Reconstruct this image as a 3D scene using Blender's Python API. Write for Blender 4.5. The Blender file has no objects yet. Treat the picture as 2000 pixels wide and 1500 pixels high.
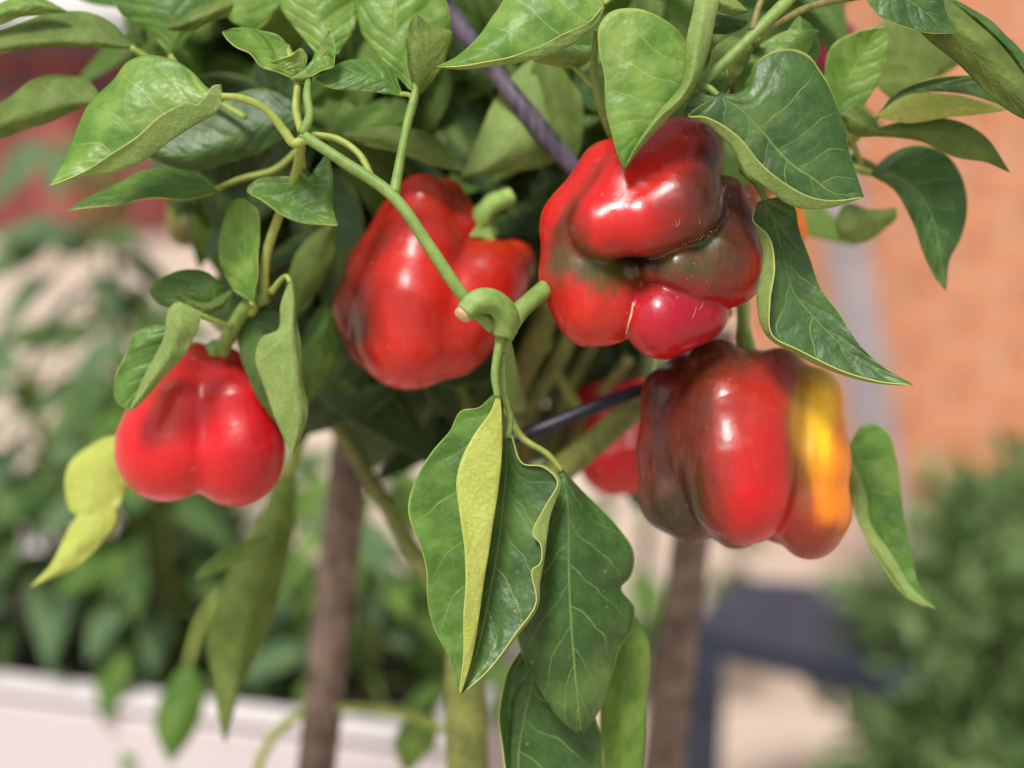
import bpy, bmesh, math, random
import numpy as np
from mathutils import Vector, Matrix
random.seed(7); np.random.seed(7)
SC = bpy.context.scene
COL = SC.collection
# ------------------------------------------------------------------ camera
CAM = Vector((0.0, 0.0, 1.10)); PITCH = math.radians(15.0)
D0 = 0.55; FPX = 50.0 / 36.0 * 2000.0
FWD = Vector((0, math.cos(PITCH), -math.sin(PITCH)))
UP = Vector((0, math.sin(PITCH), math.cos(PITCH)))
RT = Vector((1, 0, 0))
cd = bpy.data.cameras.new('camera'); cam = bpy.data.objects.new('camera', cd); COL.objects.link(cam)
cd.lens = 50; cd.sensor_width = 36; cd.clip_start = 0.02; cd.clip_end = 300
cam.location = CAM; cam.rotation_euler = (math.radians(90) - PITCH, 0, 0)
cd.dof.use_dof = True; cd.dof.focus_distance = 0.556; cd.dof.aperture_fstop = 2.9
SC.camera = cam
# ------------------------------------------------------------------ world, sun, exposure
SUN_EL, SUN_AZ = math.radians(60), math.radians(205)      # azimuth from +Y clockwise: behind the camera, a little left
w = bpy.data.worlds.new('World'); SC.world = w; w.use_nodes = True
nt = w.node_tree; nt.nodes.clear()
sky = nt.nodes.new('ShaderNodeTexSky'); sky.sky_type = 'NISHITA'; sky.sun_disc = False
sky.sun_elevation = SUN_EL; sky.sun_rotation = SUN_AZ; sky.air_density = 1.0; sky.dust_density = 3.0
hs = nt.nodes.new('ShaderNodeHueSaturation'); hs.inputs['Saturation'].default_value = 0.26
bg = nt.nodes.new('ShaderNodeBackground'); bg.inputs['Strength'].default_value = 0.085
wo = nt.nodes.new('ShaderNodeOutputWorld')
nt.links.new(sky.outputs[0], hs.inputs['Color']); nt.links.new(hs.outputs[0], bg.inputs['Color']); nt.links.new(bg.outputs[0], wo.inputs[0])
sd = bpy.data.lights.new('sun', 'SUN'); sun = bpy.data.objects.new('sun', sd); COL.objects.link(sun)
sd.energy = 2.1; sd.angle = math.radians(16); sd.color = (1.0, 0.965, 0.92)
sdir = Vector((math.sin(SUN_AZ) * math.cos(SUN_EL), math.cos(SUN_AZ) * math.cos(SUN_EL), math.sin(SUN_EL)))
sun.rotation_euler = sdir.to_track_quat('Z', 'Y').to_euler(); sun.location = sdir * 5
SC.view_settings.view_transform = 'Standard'; SC.view_settings.look = 'None'
SC.view_settings.exposure = 0.80; SC.view_settings.gamma = 1.0
SC.view_settings.use_curve_mapping = False
SC.render.engine = 'CYCLES'
SC.cycles.max_bounces = 8; SC.cycles.transparent_max_bounces = 8

# ------------------------------------------------------------------ point helpers
def P(x, y, z=0.0):
    """a spot given by its bearing in units of the photograph and a depth (z, negative = farther) -> metres"""
    d = D0 * math.exp(-z / FPX)
    return CAM + FWD * d + RT * ((x - 1000) / FPX * d) + UP * ((750 - y) / FPX * d)
_c = np.array(CAM); _f = np.array(FWD); _r = np.array(RT); _u = np.array(UP)
def PN(a):
    d = D0 * np.exp(-a[..., 2:3] / FPX)
    return _c + _f * d + _r * ((a[..., 0:1] - 1000) / FPX * d) + _u * ((750 - a[..., 1:2]) / FPX * d)
def Z(d): return -FPX * math.log(d / D0)
def G(x, y, h):
    v = FWD + RT * ((x - 1000) / FPX) + UP * ((750 - y) / FPX)
    t = (h - CAM.z) / v.z
    return CAM + v * t

def tag(o, label=None, cat=None, group=None, kind=None):
    if label: o['label'] = label
    if cat: o['category'] = cat
    if group: o['group'] = group
    if kind: o['kind'] = kind
    return o
def link(name, me, parent=None):
    o = bpy.data.objects.new(name, me); COL.objects.link(o)
    if parent is not None:
        o.parent = parent
        o.matrix_parent_inverse = PM[parent.name].inverted()
    PM[o.name] = PM[parent.name] @ Matrix.Identity(4) if False else Matrix.Identity(4)
    return o
PM = {}
def empty(name, loc, **k):
    o = bpy.data.objects.new(name, None); COL.objects.link(o); o.location = loc; o.empty_display_size = 0.02
    PM[o.name] = Matrix.Translation(loc)
    return tag(o, **k)
def mesh(name, vs, fs, mats, mi=None, smooth=True, uv=None, col=None, parent=None):
    me = bpy.data.meshes.new(name)
    me.from_pydata([tuple(v) for v in vs], [], [tuple(f) for f in fs])
    for m in (mats if isinstance(mats, (list, tuple)) else [mats]): me.materials.append(m)
    if mi is not None: me.polygons.foreach_set('material_index', np.asarray(mi, dtype=np.int32))
    me.polygons.foreach_set('use_smooth', np.full(len(me.polygons), smooth))
    if uv is not None:
        ul = me.uv_layers.new(name='UVMap')
        li = np.empty(len(me.loops), dtype=np.int32); me.loops.foreach_get('vertex_index', li)
        ul.data.foreach_set('uv', np.asarray(uv, dtype=np.float32)[li].ravel())
    if col is not None:
        ca = me.color_attributes.new('pigment_and_shade', 'FLOAT_COLOR', 'POINT')
        c4 = np.ones((len(vs), 4), dtype=np.float32); c4[:, :3] = col
        ca.data.foreach_set('color', c4.ravel())
    me.update()
    return link(name, me, parent)

# ------------------------------------------------------------------ materials
def s2l(r, g, b):
    f = lambda c: (c / 255 / 12.92) if c / 255 <= 0.04045 else ((c / 255 + 0.055) / 1.055) ** 2.4
    return (f(r), f(g), f(b), 1)
class N:
    def __init__(s, name):
        s.m = bpy.data.materials.new(name); s.m.use_nodes = True; s.t = s.m.node_tree; s.t.nodes.clear()
        s.out = s.t.nodes.new('ShaderNodeOutputMaterial')
    def n(s, typ, **k):
        o = s.t.nodes.new(typ)
        for a, b in k.items(): setattr(o, a, b)
        return o
    def put(s, sock, v):
        if isinstance(v, bpy.types.NodeSocket): s.t.links.new(v, sock)
        else: sock.default_value = v
    def math(s, op, a, b=0.0, c=0.0, clamp=False):
        o = s.n('ShaderNodeMath', operation=op); o.use_clamp = clamp
        s.put(o.inputs[0], a); s.put(o.inputs[1], b); s.put(o.inputs[2], c); return o.outputs[0]
    def step(s, v, a, b, lo=0.0, hi=1.0):
        o = s.n('ShaderNodeMapRange', interpolation_type='SMOOTHSTEP'); s.put(o.inputs[0], v)
        o.inputs[1].default_value = a; o.inputs[2].default_value = b; o.inputs[3].default_value = lo; o.inputs[4].default_value = hi
        return o.outputs[0]
    def mix(s, f, a, b, mode='MIX'):
        o = s.n('ShaderNodeMix', data_type='RGBA', blend_type=mode)
        s.put(o.inputs[0], f); s.put(o.inputs[6], a); s.put(o.inputs[7], b); return o.outputs[2]
    def noise(s, scale, detail=2.0, rough=0.5, vec=None, w=None):
        o = s.n('ShaderNodeTexNoise'); o.inputs['Scale'].default_value = scale; o.inputs['Detail'].default_value = detail
        o.inputs['Roughness'].default_value = rough
        if vec is not None: s.t.links.new(vec, o.inputs['Vector'])
        return o.outputs[0]
    def bump(s, h, strength, dist):
        o = s.n('ShaderNodeBump'); o.inputs['Strength'].default_value = strength; o.inputs['Distance'].default_value = dist
        s.put(o.inputs['Height'], h); return o.outputs[0]
    def pr(s, col, rough=0.5, spec=0.5, normal=None, **k):
        o = s.n('ShaderNodeBsdfPrincipled'); s.put(o.inputs['Base Color'], col); s.put(o.inputs['Roughness'], rough)
        o.inputs['Specular IOR Level'].default_value = spec
        if normal is not None: s.put(o.inputs['Normal'], normal)
        for a, b in k.items(): s.put(o.inputs[a.replace('_', ' ')], b)
        return o.outputs[0]
    def done(s, sh): s.t.links.new(sh, s.out.inputs[0]); return s.m

def leaf_mat(name, base, dark, vein, under=False, transl=0.36, rough=0.42, tc=None, spec=0.45):
    q = N(name)
    uv = q.n('ShaderNodeUVMap', uv_map='UVMap').outputs[0]
    sep = q.n('ShaderNodeSeparateXYZ'); q.t.links.new(uv, sep.inputs[0])
    x = q.math('MULTIPLY_ADD', sep.outputs[0], 2.0, -1.0); uu = q.math('ABSOLUTE', x); v = sep.outputs[1]
    geo = q.n('ShaderNodeTexCoord').outputs['Object']
    nz = q.noise(3.0, 2.0, 0.5, uv)
    side = q.math('MULTIPLY', q.math('GREATER_THAN', x, 0.0), 0.45)
    s1 = q.math('MULTIPLY_ADD', uu, -0.26, v)
    s1 = q.math('MULTIPLY_ADD', s1, 6.3, side)
    s1 = q.math('MULTIPLY_ADD', nz, 0.7, s1)
    fr = q.math('ABSOLUTE', q.math('SUBTRACT', q.math('FRACT', s1), 0.5))
    sv = q.math('MULTIPLY', q.step(fr, 0.474, 0.494), q.step(uu, 0.97, 0.6))
    mid = q.step(uu, 0.030, 0.010)
    vm = q.math('MAXIMUM', sv, mid)
    vo = q.n('ShaderNodeTexVoronoi', feature='DISTANCE_TO_EDGE'); vo.inputs['Scale'].default_value = 330.0 if under else 260.0
    nzv = q.n('ShaderNodeTexNoise'); nzv.inputs['Scale'].default_value = 120.0; q.t.links.new(geo, nzv.inputs['Vector'])
    va = q.n('ShaderNodeVectorMath', operation='MULTIPLY_ADD'); q.t.links.new(nzv.outputs['Color'], va.inputs[0]); va.inputs[1].default_value = (.012, .012, .012); q.t.links.new(geo, va.inputs[2])
    q.t.links.new(va.outputs[0], vo.inputs['Vector'])
    fine = q.step(vo.outputs['Distance'], 0.11, 0.0)
    big = q.noise(70.0, 3.0, 0.55, geo)
    c = q.mix(q.step(big, 0.35, 0.68), dark, base)
    c = q.mix(q.math('MULTIPLY', fine, 0.32 if under else 0.08), c, tuple(v * .45 for v in dark[:3]) + (1,) if under else vein)
    c = q.mix(q.math('MULTIPLY', vm, q.step(nz, .25, .75, .35, .95)), c, vein)
    speck = q.noise(900.0, 2.0, 0.5, geo)
    c = q.mix(q.step(speck, 0.70, 0.80, 0, 0.35), c, vein)
    c = q.mix(q.math('MULTIPLY', q.step(uu, 0.965, 0.99, 0, 0.9), q.step(nz, .3, .65)), c, s2l(190, 200, 100))
    blot = q.noise(330.0, 1.0, 0.4, geo)
    c = q.mix(q.step(blot, 0.775, 0.80, 0, 0.75), c, (0.34, 0.24, 0.12, 1))
    big2 = q.noise(38.0, 2.0, 0.5, geo); c = q.mix(q.step(big2, 0.5, 0.75, 0, 0.35), c, vein)
    quilt = q.step(fr, 0.5, 0.18)
    pil = q.step(vo.outputs['Distance'], 0.0, 0.22)
    h = q.math('MULTIPLY_ADD', pil, 0.20 if under else 0.05, q.math('MULTIPLY', quilt, 0.38))
    h = q.math('MULTIPLY_ADD', q.noise(120.0, 2.0, 0.5, geo), 1.9, h)
    h = q.math('MULTIPLY_ADD', q.noise(300.0, 2.0, 0.6, geo), 0.25, h)
    h = q.math('MULTIPLY_ADD', mid, -0.5, h)
    nrm = q.bump(h, 0.55 if not under else 0.4, 0.0012 if not under else -0.0008)
    p = q.pr(c, q.step(big, 0.3, 0.7, rough + 0.06, rough - 0.04), spec, nrm)
    tr = q.n('ShaderNodeBsdfTranslucent'); q.put(tr.inputs[0], tc or s2l(150, 185, 50)); q.put(tr.inputs['Normal'], nrm)
    mx = q.n('ShaderNodeMixShader'); mx.inputs[0].default_value = transl
    q.t.links.new(p, mx.inputs[1]); q.t.links.new(tr.outputs[0], mx.inputs[2])
    return q.done(mx.outputs[0])

M = {}
M['top'] = leaf_mat('leaf_top_green', (0.125, 0.255, 0.036, 1), (0.062, 0.150, 0.018, 1), (0.30, 0.42, 0.10, 1))
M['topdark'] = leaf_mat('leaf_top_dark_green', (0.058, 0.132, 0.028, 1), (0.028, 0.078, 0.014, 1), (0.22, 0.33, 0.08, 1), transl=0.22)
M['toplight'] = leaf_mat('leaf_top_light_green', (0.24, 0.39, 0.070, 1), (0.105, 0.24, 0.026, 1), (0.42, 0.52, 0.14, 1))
M['topshaded'] = leaf_mat('leaf_top_shaded_green', (0.034, 0.080, 0.018, 1), (0.018, 0.050, 0.010, 1), (0.12, 0.2, 0.05, 1), transl=0.15)  # darkened copy of the leaf green; shade inside the plant put into the colour
M['bgpale'] = leaf_mat('leaf_top_grey_green', (0.14, 0.24, 0.12, 1), (0.07, 0.14, 0.055, 1), (0.25, 0.36, 0.2, 1), transl=0.3)
M['under'] = leaf_mat('leaf_underside_pale', (0.33, 0.44, 0.13, 1), (0.24, 0.35, 0.09, 1), (0.42, 0.50, 0.18, 1), under=True, rough=0.55, spec=0.25)
M['underyellow'] = leaf_mat('leaf_underside_yellow', (0.64, 0.70, 0.17, 1), (0.56, 0.62, 0.12, 1), (0.45, 0.50, 0.15, 1), under=True, rough=0.55, spec=0.25)
M['underolive'] = leaf_mat('leaf_underside_olive', (0.20, 0.27, 0.06, 1), (0.12, 0.18, 0.04, 1), (0.30, 0.36, 0.10, 1), under=True, rough=0.55, spec=0.25)
q = N('leaf_rim'); M['rim'] = q.done(q.pr(s2l(190, 190, 105), 0.5, 0.3))
def stem_mat(name, a, b, rough=0.5, streak=(1, 1, 1)):
    q = N(name); g = q.n('ShaderNodeTexCoord').outputs['Object']
    mp = q.n('ShaderNodeMapping'); mp.inputs['Scale'].default_value = streak; q.t.links.new(g, mp.inputs[0])
    n1 = q.noise(300.0, 3.0, 0.6, mp.outputs[0]); n2 = q.noise(60.0, 2.0, 0.5, g)
    c = q.mix(q.step(q.math('ADD', n1, q.math('MULTIPLY', n2, 0.9)), 0.6, 1.3), a, b)
    return q.done(q.pr(c, rough, 0.35, q.bump(n1, 0.25, 0.0004)))
M['stem'] = stem_mat('young_green_stem', s2l(98, 128, 56), s2l(128, 152, 76))
M['petiole'] = stem_mat('yellow_green_petiole', s2l(128, 142, 56), s2l(152, 164, 80))
M['oldstem'] = stem_mat('olive_stem', s2l(84, 92, 44), s2l(128, 134, 66))
M['brownstem'] = stem_mat('brownish_stem', s2l(92, 80, 48), s2l(130, 128, 66))
M['stalk'] = stem_mat('bright_green_stalk', s2l(128, 165, 72), s2l(165, 195, 105))
M['cane'] = stem_mat('purple_grey_cane', s2l(30, 26, 34), s2l(104, 92, 108), 0.45, (1, .4, 0.15))
M['darkcane'] = stem_mat('dark_cane', s2l(26, 22, 34), s2l(52, 44, 60), 0.4)
M['stake'] = stem_mat('weathered_brown_stake', s2l(76, 62, 52), s2l(140, 118, 104), 0.75, (1, 1, 0.04))
M['cork'] = stem_mat('pale_cork', s2l(190, 150, 120), s2l(220, 190, 150), 0.7)
M['cutend'] = stem_mat('cut_end', s2l(165, 125, 92), s2l(205, 172, 135), 0.7)
def pepper_mat():
    q = N('pepper_skin'); a = q.n('ShaderNodeAttribute', attribute_name='pigment_and_shade').outputs['Color']
    g = q.n('ShaderNodeTexCoord').outputs['Object']
    n1 = q.noise(90.0, 3.0, 0.55, g)
    c = q.mix(q.step(n1, 0.3, 0.75, 0, 0.16), a, (0.10, 0.012, 0.008, 1), 'MIX')
    c = q.mix(q.step(n1, 0.35, 0.7, .6, 0.0), c, a)
    sp = q.noise(1700.0, 1.0, 0.5, g)
    c = q.mix(q.step(sp, 0.72, 0.82, 0, 0.28), c, (0.75, 0.35, 0.22, 1))
    c = q.mix(q.step(q.noise(240.0, 1.0, 0.4, g), 0.765, 0.80, 0, 0.5), c, (0.42, 0.22, 0.10, 1))
    sm = q.n('ShaderNodeMapping'); sm.inputs['Scale'].default_value = (1, 1, .12); q.t.links.new(g, sm.inputs[0])
    stk = q.noise(420.0, 2.0, 0.5, sm.outputs[0])
    c = q.mix(q.step(stk, .5, .85, 0, .12), c, (0.62, 0.10, 0.03, 1), 'MIX')
    h = q.math('MULTIPLY_ADD', q.noise(1100.0, 2.0, 0.5, g), 0.035, q.math('MULTIPLY_ADD', q.noise(210.0, 2.0, 0.5, g), .16, q.noise(62.0, 2.0, 0.45, g)))
    nrm = q.bump(h, 0.42, 0.0020)
    return q.done(q.pr(c, q.math('MULTIPLY_ADD', stk, 0.16, q.step(n1, 0.3, 0.7, 0.16, 0.27)), 0.40, nrm, Coat_Weight=0.10, Coat_Roughness=0.08,
                       Subsurface_Weight=0.08, Subsurface_Scale=0.003))
M['pepper'] = pepper_mat()

# ------------------------------------------------------------------ geometry builders
def catmull(pts, n):
    """pts (k, d) -> n samples, chord-length parametrised"""
    pts = np.asarray(pts, float)
    if len(pts) == 2: return pts[0] + (pts[1] - pts[0]) * np.linspace(0, 1, n)[:, None]
    d = np.linalg.norm(np.diff(pts[:, :2] if pts.shape[1] > 2 else pts, axis=0), axis=1) ** 0.8 + 1e-6
    t = np.concatenate([[0], np.cumsum(d)]); t /= t[-1]
    m = np.zeros_like(pts)
    for i in range(len(pts)):
        if i == 0: m[i] = (pts[1] - pts[0]) / (t[1] - t[0])
        elif i == len(pts) - 1: m[i] = (pts[-1] - pts[-2]) / (t[-1] - t[-2])
        else:
            a = (pts[i] - pts[i - 1]) / (t[i] - t[i - 1]); b = (pts[i + 1] - pts[i]) / (t[i + 1] - t[i])
            wa = t[i + 1] - t[i]; wb = t[i] - t[i - 1]
            m[i] = (a * wa + b * wb) / (wa + wb)
    ts = np.linspace(0, 1, n); idx = np.clip(np.searchsorted(t, ts, side='right') - 1, 0, len(pts) - 2)
    h = (t[idx + 1] - t[idx]); s = ((ts - t[idx]) / h)[:, None]; h = h[:, None]
    return ((2 * s**3 - 3 * s**2 + 1) * pts[idx] + (s**3 - 2 * s**2 + s) * h * m[idx]
            + (-2 * s**3 + 3 * s**2) * pts[idx + 1] + (s**3 - s**2) * h * m[idx + 1])

def sheet(grid, U, flip, thick, mats, name, parent=None, world=False, ripple=0.0, seed=0):
    """grid (nu, nv, 3) in P units (or metres) -> a leaf blade with two faces and a rim"""
    nu, nv = grid.shape[:2]
    V = np.linspace(0, 1, nv)
    def nrm(g):
        a = np.gradient(g, axis=0); b = np.gradient(g, axis=1)
        n = np.cross(a, b); l = np.linalg.norm(n, axis=2, keepdims=True); n = n / np.maximum(l, 1e-12)
        bad = (l[..., 0] < 1e-9); n[bad] = 0
        for j in (0, nv - 1):
            jj = 1 if j == 0 else nv - 2
            k = np.linalg.norm(n[:, j], axis=1) < 0.5; n[k, j] = n[k, jj]
        return n
    if ripple:
        r = np.random.RandomState(seed + 11)
        n = nrm(grid); uu = U[:, None]; vv = V[None, :]
        a = sum(np.sin(r.uniform(2, 5) * uu * (1 + k * .4) + r.uniform(7, 16) * vv * (1 + k * .4) + r.uniform(0, 6.28)) / (1 + k) for k in range(4))
        edge = 0.35 + np.abs(uu) ** 2 * 0.9
        env = np.sin(np.pi * np.clip(vv, 0, 1)) ** 0.6
        grid = grid + n * (a * edge * env * ripple)[..., None]
    W = grid if world else PN(grid)
    n = nrm(W)
    if flip: n = -n
    taper = (np.minimum(1, np.sin(np.pi * np.clip(V, 0.004, 0.996)) * 8))[None, :, None] * 0.7 + 0.3
    T = W + n * thick / 2 * taper; B = W - n * thick / 2 * taper
    vs = np.concatenate([T.reshape(-1, 3), B.reshape(-1, 3)]); off = nu * nv
    uv1 = np.stack(np.broadcast_arrays(U[:, None] * 0.5 + 0.5, V[None, :]), -1).reshape(-1, 2)
    i, j = np.meshgrid(np.arange(nu - 1), np.arange(nv - 1), indexing='ij'); a = (i * nv + j).ravel()
    qd = np.stack([a, a + nv, a + nv + 1, a + 1], 1)
    if flip: ft, fb = qd[:, ::-1], qd + off
    else: ft, fb = qd, (qd + off)[:, ::-1]
    rim = []
    for k in range(nv - 1):
        rim.append((k, k + 1, k + 1 + off, k + off)); e = (nu - 1) * nv
        rim.append((e + k, e + k + off, e + k + 1 + off, e + k + 1))
    for k in range(nu - 1):
        p = k * nv; rim.append((p, p + off, p + nv + off, p + nv)); p = k * nv + nv - 1; rim.append((p, p + nv, p + nv + off, p + off))
    fs = np.concatenate([ft, fb, np.array(rim)[:, ::-1] if flip else np.array(rim)])
    mi = [0] * len(ft) + [1] * len(fb) + [2] * len(rim)
    return vs, fs, mi, np.concatenate([uv1, uv1])

def loft(rails, zb=0.0, zt=0.0, dz=None, us=None, face='top', n_u=11, n_v=56, ripple=1.6, seed=0, thick=0.00036, cup=18):
    rails = [list(r) for r in rails]
    if dz is None: dz = [0.0] * len(rails)
    dz = list(dz)
    G_ = []
    for r, d in zip(rails, dz):
        pts = np.array([[p[0], p[1], (p[2] if len(p) > 2 else 0.0)] for p in r], float)
        c = catmull(pts, n_v); t = np.linspace(0, 1, n_v)
        c[:, 2] += zb * (1 - t) + zt * t + d * np.sin(np.pi * t) ** 0.6
        G_.append(c)
    if len(G_) == 2:
        mid = (G_[0] + G_[1]) / 2; mid[:, 2] += cup * np.sin(np.pi * np.linspace(0, 1, n_v)) ** 0.6
        G_ = [G_[0], mid, G_[1]]
    A = np.stack(G_, 0)                                           # (rails, nv, 3)
    R = len(G_)
    if us is None: us = list(np.linspace(-1, 1, R))
    nu = (R - 1) * n_u + 1
    t = np.linspace(0, R - 1, nu); k = np.clip(t.astype(int), 0, R - 2); s = (t - k)[:, None, None]
    m = np.gradient(A, axis=0) if R > 2 else np.stack([A[1] - A[0]] * 2)
    g = ((2*s**3 - 3*s**2 + 1) * A[k] + (s**3 - 2*s**2 + s) * m[k] + (-2*s**3 + 3*s**2) * A[k+1] + (s**3 - s**2) * m[k+1])
    U = np.interp(t, np.arange(R), us)
    W = PN(g); st = W[: n_u + 1]
    n = np.cross(np.gradient(st, axis=0), np.gradient(st, axis=1)).reshape(-1, 3).sum(0)
    c = st.reshape(-1, 3).mean(0); facing = np.dot(n, _c - c) > 0
    flip = (facing != (face == 'top'))
    return sheet(g, U, flip, thick, None, '', ripple=ripple, seed=seed)

def join_sheets(ss):
    vs, fs, mi, uv, off = [], [], [], [], 0
    for a, b, c, d in ss:
        vs.append(a); fs.append(b + off); mi += c; uv.append(d); off += len(a)
    return np.concatenate(vs), np.concatenate(fs), mi, np.concatenate(uv)

def tube_data(pts, sides=10, wob=0.0, seed=0, world=False):
    """pts: (x, y, z, r) in P units, smoothed"""
    pts = np.asarray(pts, float); n = max(10, 9 * (len(pts) - 1))
    c = catmull(pts, n)
    r = c[:, 3].copy(); rs = np.random.RandomState(seed)
    if wob: r *= 1 + wob * np.sin(np.linspace(0, rs.uniform(9, 20), n) + rs.uniform(0, 6))
    ctr = c[:, :3] if world else PN(c[:, :3])
    sc = np.ones(n) if world else D0 * np.exp(-c[:, 2] / FPX) / FPX
    tan = np.gradient(ctr, axis=0); tan /= np.linalg.norm(tan, axis=1, keepdims=True)
    ref = np.array([0.31, 0.9, 0.2]); vs = []
    nn = np.cross(tan[0], ref); nn /= np.linalg.norm(nn)
    for i in range(n):
        nn = nn - tan[i] * np.dot(nn, tan[i]); nn /= np.linalg.norm(nn); b = np.cross(tan[i], nn)
        for k in range(sides):
            a = 2 * math.pi * k / sides
            rr = r[i] * sc[i] * (1 + 0.07 * math.cos(5 * a + 1) + 0.05 * math.cos(3 * a))
            vs.append(ctr[i] + (nn * math.cos(a) + b * math.sin(a)) * rr)
    fs = []
    for i in range(n - 1):
        for k in range(sides):
            k2 = (k + 1) % sides; fs.append((i * sides + k, i * sides + k2, (i + 1) * sides + k2, (i + 1) * sides + k))
    vs.append(ctr[0]); vs.append(ctr[-1]); a, b = len(vs) - 2, len(vs) - 1
    for k in range(sides):
        k2 = (k + 1) % sides; fs.append((a, k2, k)); fs.append((b, (n - 1) * sides + k, (n - 1) * sides + k2))
    return vs, fs
def tube(name, pts, mat, parent=None, **k):
    vs, fs = tube_data(pts, **k)
    return mesh(name, vs, fs, mat, parent=parent)

def box(name, size, loc, mat, parent=None, rot=0.0, bevel=0.0, tilt=(0, 0)):
    bm = bmesh.new(); bmesh.ops.create_cube(bm, size=1.0)
    bmesh.ops.scale(bm, vec=size, verts=bm.verts)
    if bevel: bmesh.ops.bevel(bm, geom=bm.edges[:], offset=bevel, segments=2, affect='EDGES', profile=0.5)
    bm.transform(Matrix.Translation(loc) @ Matrix.Rotation(rot, 4, 'Z') @ Matrix.Rotation(tilt[0], 4, 'X') @ Matrix.Rotation(tilt[1], 4, 'Y'))
    me = bpy.data.meshes.new(name); bm.to_mesh(me); bm.free(); me.materials.append(mat)
    return link(name, me, parent)

# ================================================================== THE SETTING
def plain(name, a, b, scale, rough=0.8, bumpd=0.002, detail=4.0):
    q = N(name); g = q.n('ShaderNodeTexCoord').outputs['Object']; n = q.noise(scale, detail, 0.6, g)
    return q.done(q.pr(q.mix(q.step(n, 0.3, 0.7), a, b), rough, 0.3, q.bump(n, 0.5, bumpd)))
M['ground'] = plain('pale_paving', (0.44, 0.33, 0.26, 1), (0.56, 0.46, 0.38, 1), 2.2)
M['brick'] = plain('orange_brick', (0.46, 0.17, 0.075, 1), (0.62, 0.27, 0.14, 1), 9.0)
M['mortar'] = plain('pale_mortar', (0.60, 0.46, 0.35, 1), (0.66, 0.53, 0.42, 1), 30.0)
q = N('red_stained_timber'); oi = q.n('ShaderNodeObjectInfo'); sc1 = q.n('ShaderNodeMapping'); sc1.inputs['Scale'].default_value = (9, .6, .9); q.t.links.new(oi.outputs['Location'], sc1.inputs[0])
nn1 = q.noise(1.0, 2.0, .6, sc1.outputs[0]); gr = q.noise(30.0, 3.0, .6, q.n('ShaderNodeTexCoord').outputs['Object'])
M['redwood'] = q.done(q.pr(q.mix(q.step(q.math('MULTIPLY_ADD', gr, .3, nn1), 0.45, 0.85), (0.15, 0.030, 0.028, 1), (0.40, 0.12, 0.105, 1)), .8, .3))
M['whitewall'] = plain('white_render', (0.78, 0.77, 0.76, 1), (0.84, 0.83, 0.82, 1), 3.0)
M['roof'] = plain('felt_and_gap_shade', (0.03, 0.03, 0.035, 1), (0.055, 0.055, 0.06, 1), 20.0)
M['planter'] = plain('white_planter_plastic', (0.56, 0.50, 0.50, 1), (0.62, 0.56, 0.56, 1), 5.0, 0.5)
M['soil'] = plain('dark_soil', (0.02, 0.014, 0.01, 1), (0.05, 0.035, 0.025, 1), 90.0, 0.95, 0.006)
M['slate'] = plain('slate_blue_paint', (0.024, 0.030, 0.048, 1), (0.045, 0.052, 0.075, 1), 12.0, 0.5)
M['greyboard'] = plain('grey_weathered_board', (0.27, 0.23, 0.24, 1), (0.36, 0.31, 0.31, 1), 12.0)
vs = []; fs = []; nn = 24
for i in range(nn + 1):
    for j in range(nn + 1):
        vs.append((-60 + 120 * i / nn, -40 + 120 * j / nn, 0.0))
for i in range(nn):
    for j in range(nn): a = i * (nn + 1) + j; fs.append((a, a + nn + 1, a + nn + 2, a + 1))
tag(mesh('ground', vs, fs, M['ground']), kind='structure')

# brick wall on the right
wall = empty('brick_wall', (0.95, 3.05, 0), label='orange brick wall rising behind the right side of the pepper plant', cat='wall')
tag(box('mortar_bed', (1.60, 0.20, 2.2), (1.18, 3.13, 1.1), M['mortar'], wall))
bm0 = None; row = 0; z = 0.04
bb = box('brick', (0.215, 0.1, 0.065), (0, 0, 0), M['brick'], None, bevel=0.004); brick_me = bb.data; bpy.data.objects.remove(bb)
while z < 2.18:
    x = 0.40 + (0.11 if row % 2 else 0.0) + 0.1
    while x < 1.9:
        o = bpy.data.objects.new('brick', brick_me); COL.objects.link(o); o.parent = wall
        o.matrix_parent_inverse = Matrix.Translation((-0.95, -3.05, 0))
        o.location = (x + random.uniform(-.002, .002), 3.073 + random.uniform(-.003, .003), z); x += 0.226
    z += 0.076; row += 1
# grey board leaning on it
gb = box('leaning_board', (0.085, 0.022, 1.75), (0, 0, 0), M['greyboard'], bevel=0.003)
p0, p1 = P(1620, 250, Z(2.4)), P(1745, 1100, Z(2.4))
ax = (p0 - p1).normalized(); gb.rotation_mode = 'QUATERNION'; gb.rotation_quaternion = ax.to_track_quat('Z', 'Y'); gb.location = (p0 + p1) / 2 + ax * 0.15
tag(gb, 'tall pale grey board leaning in front of the orange brick wall', 'board')

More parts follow.
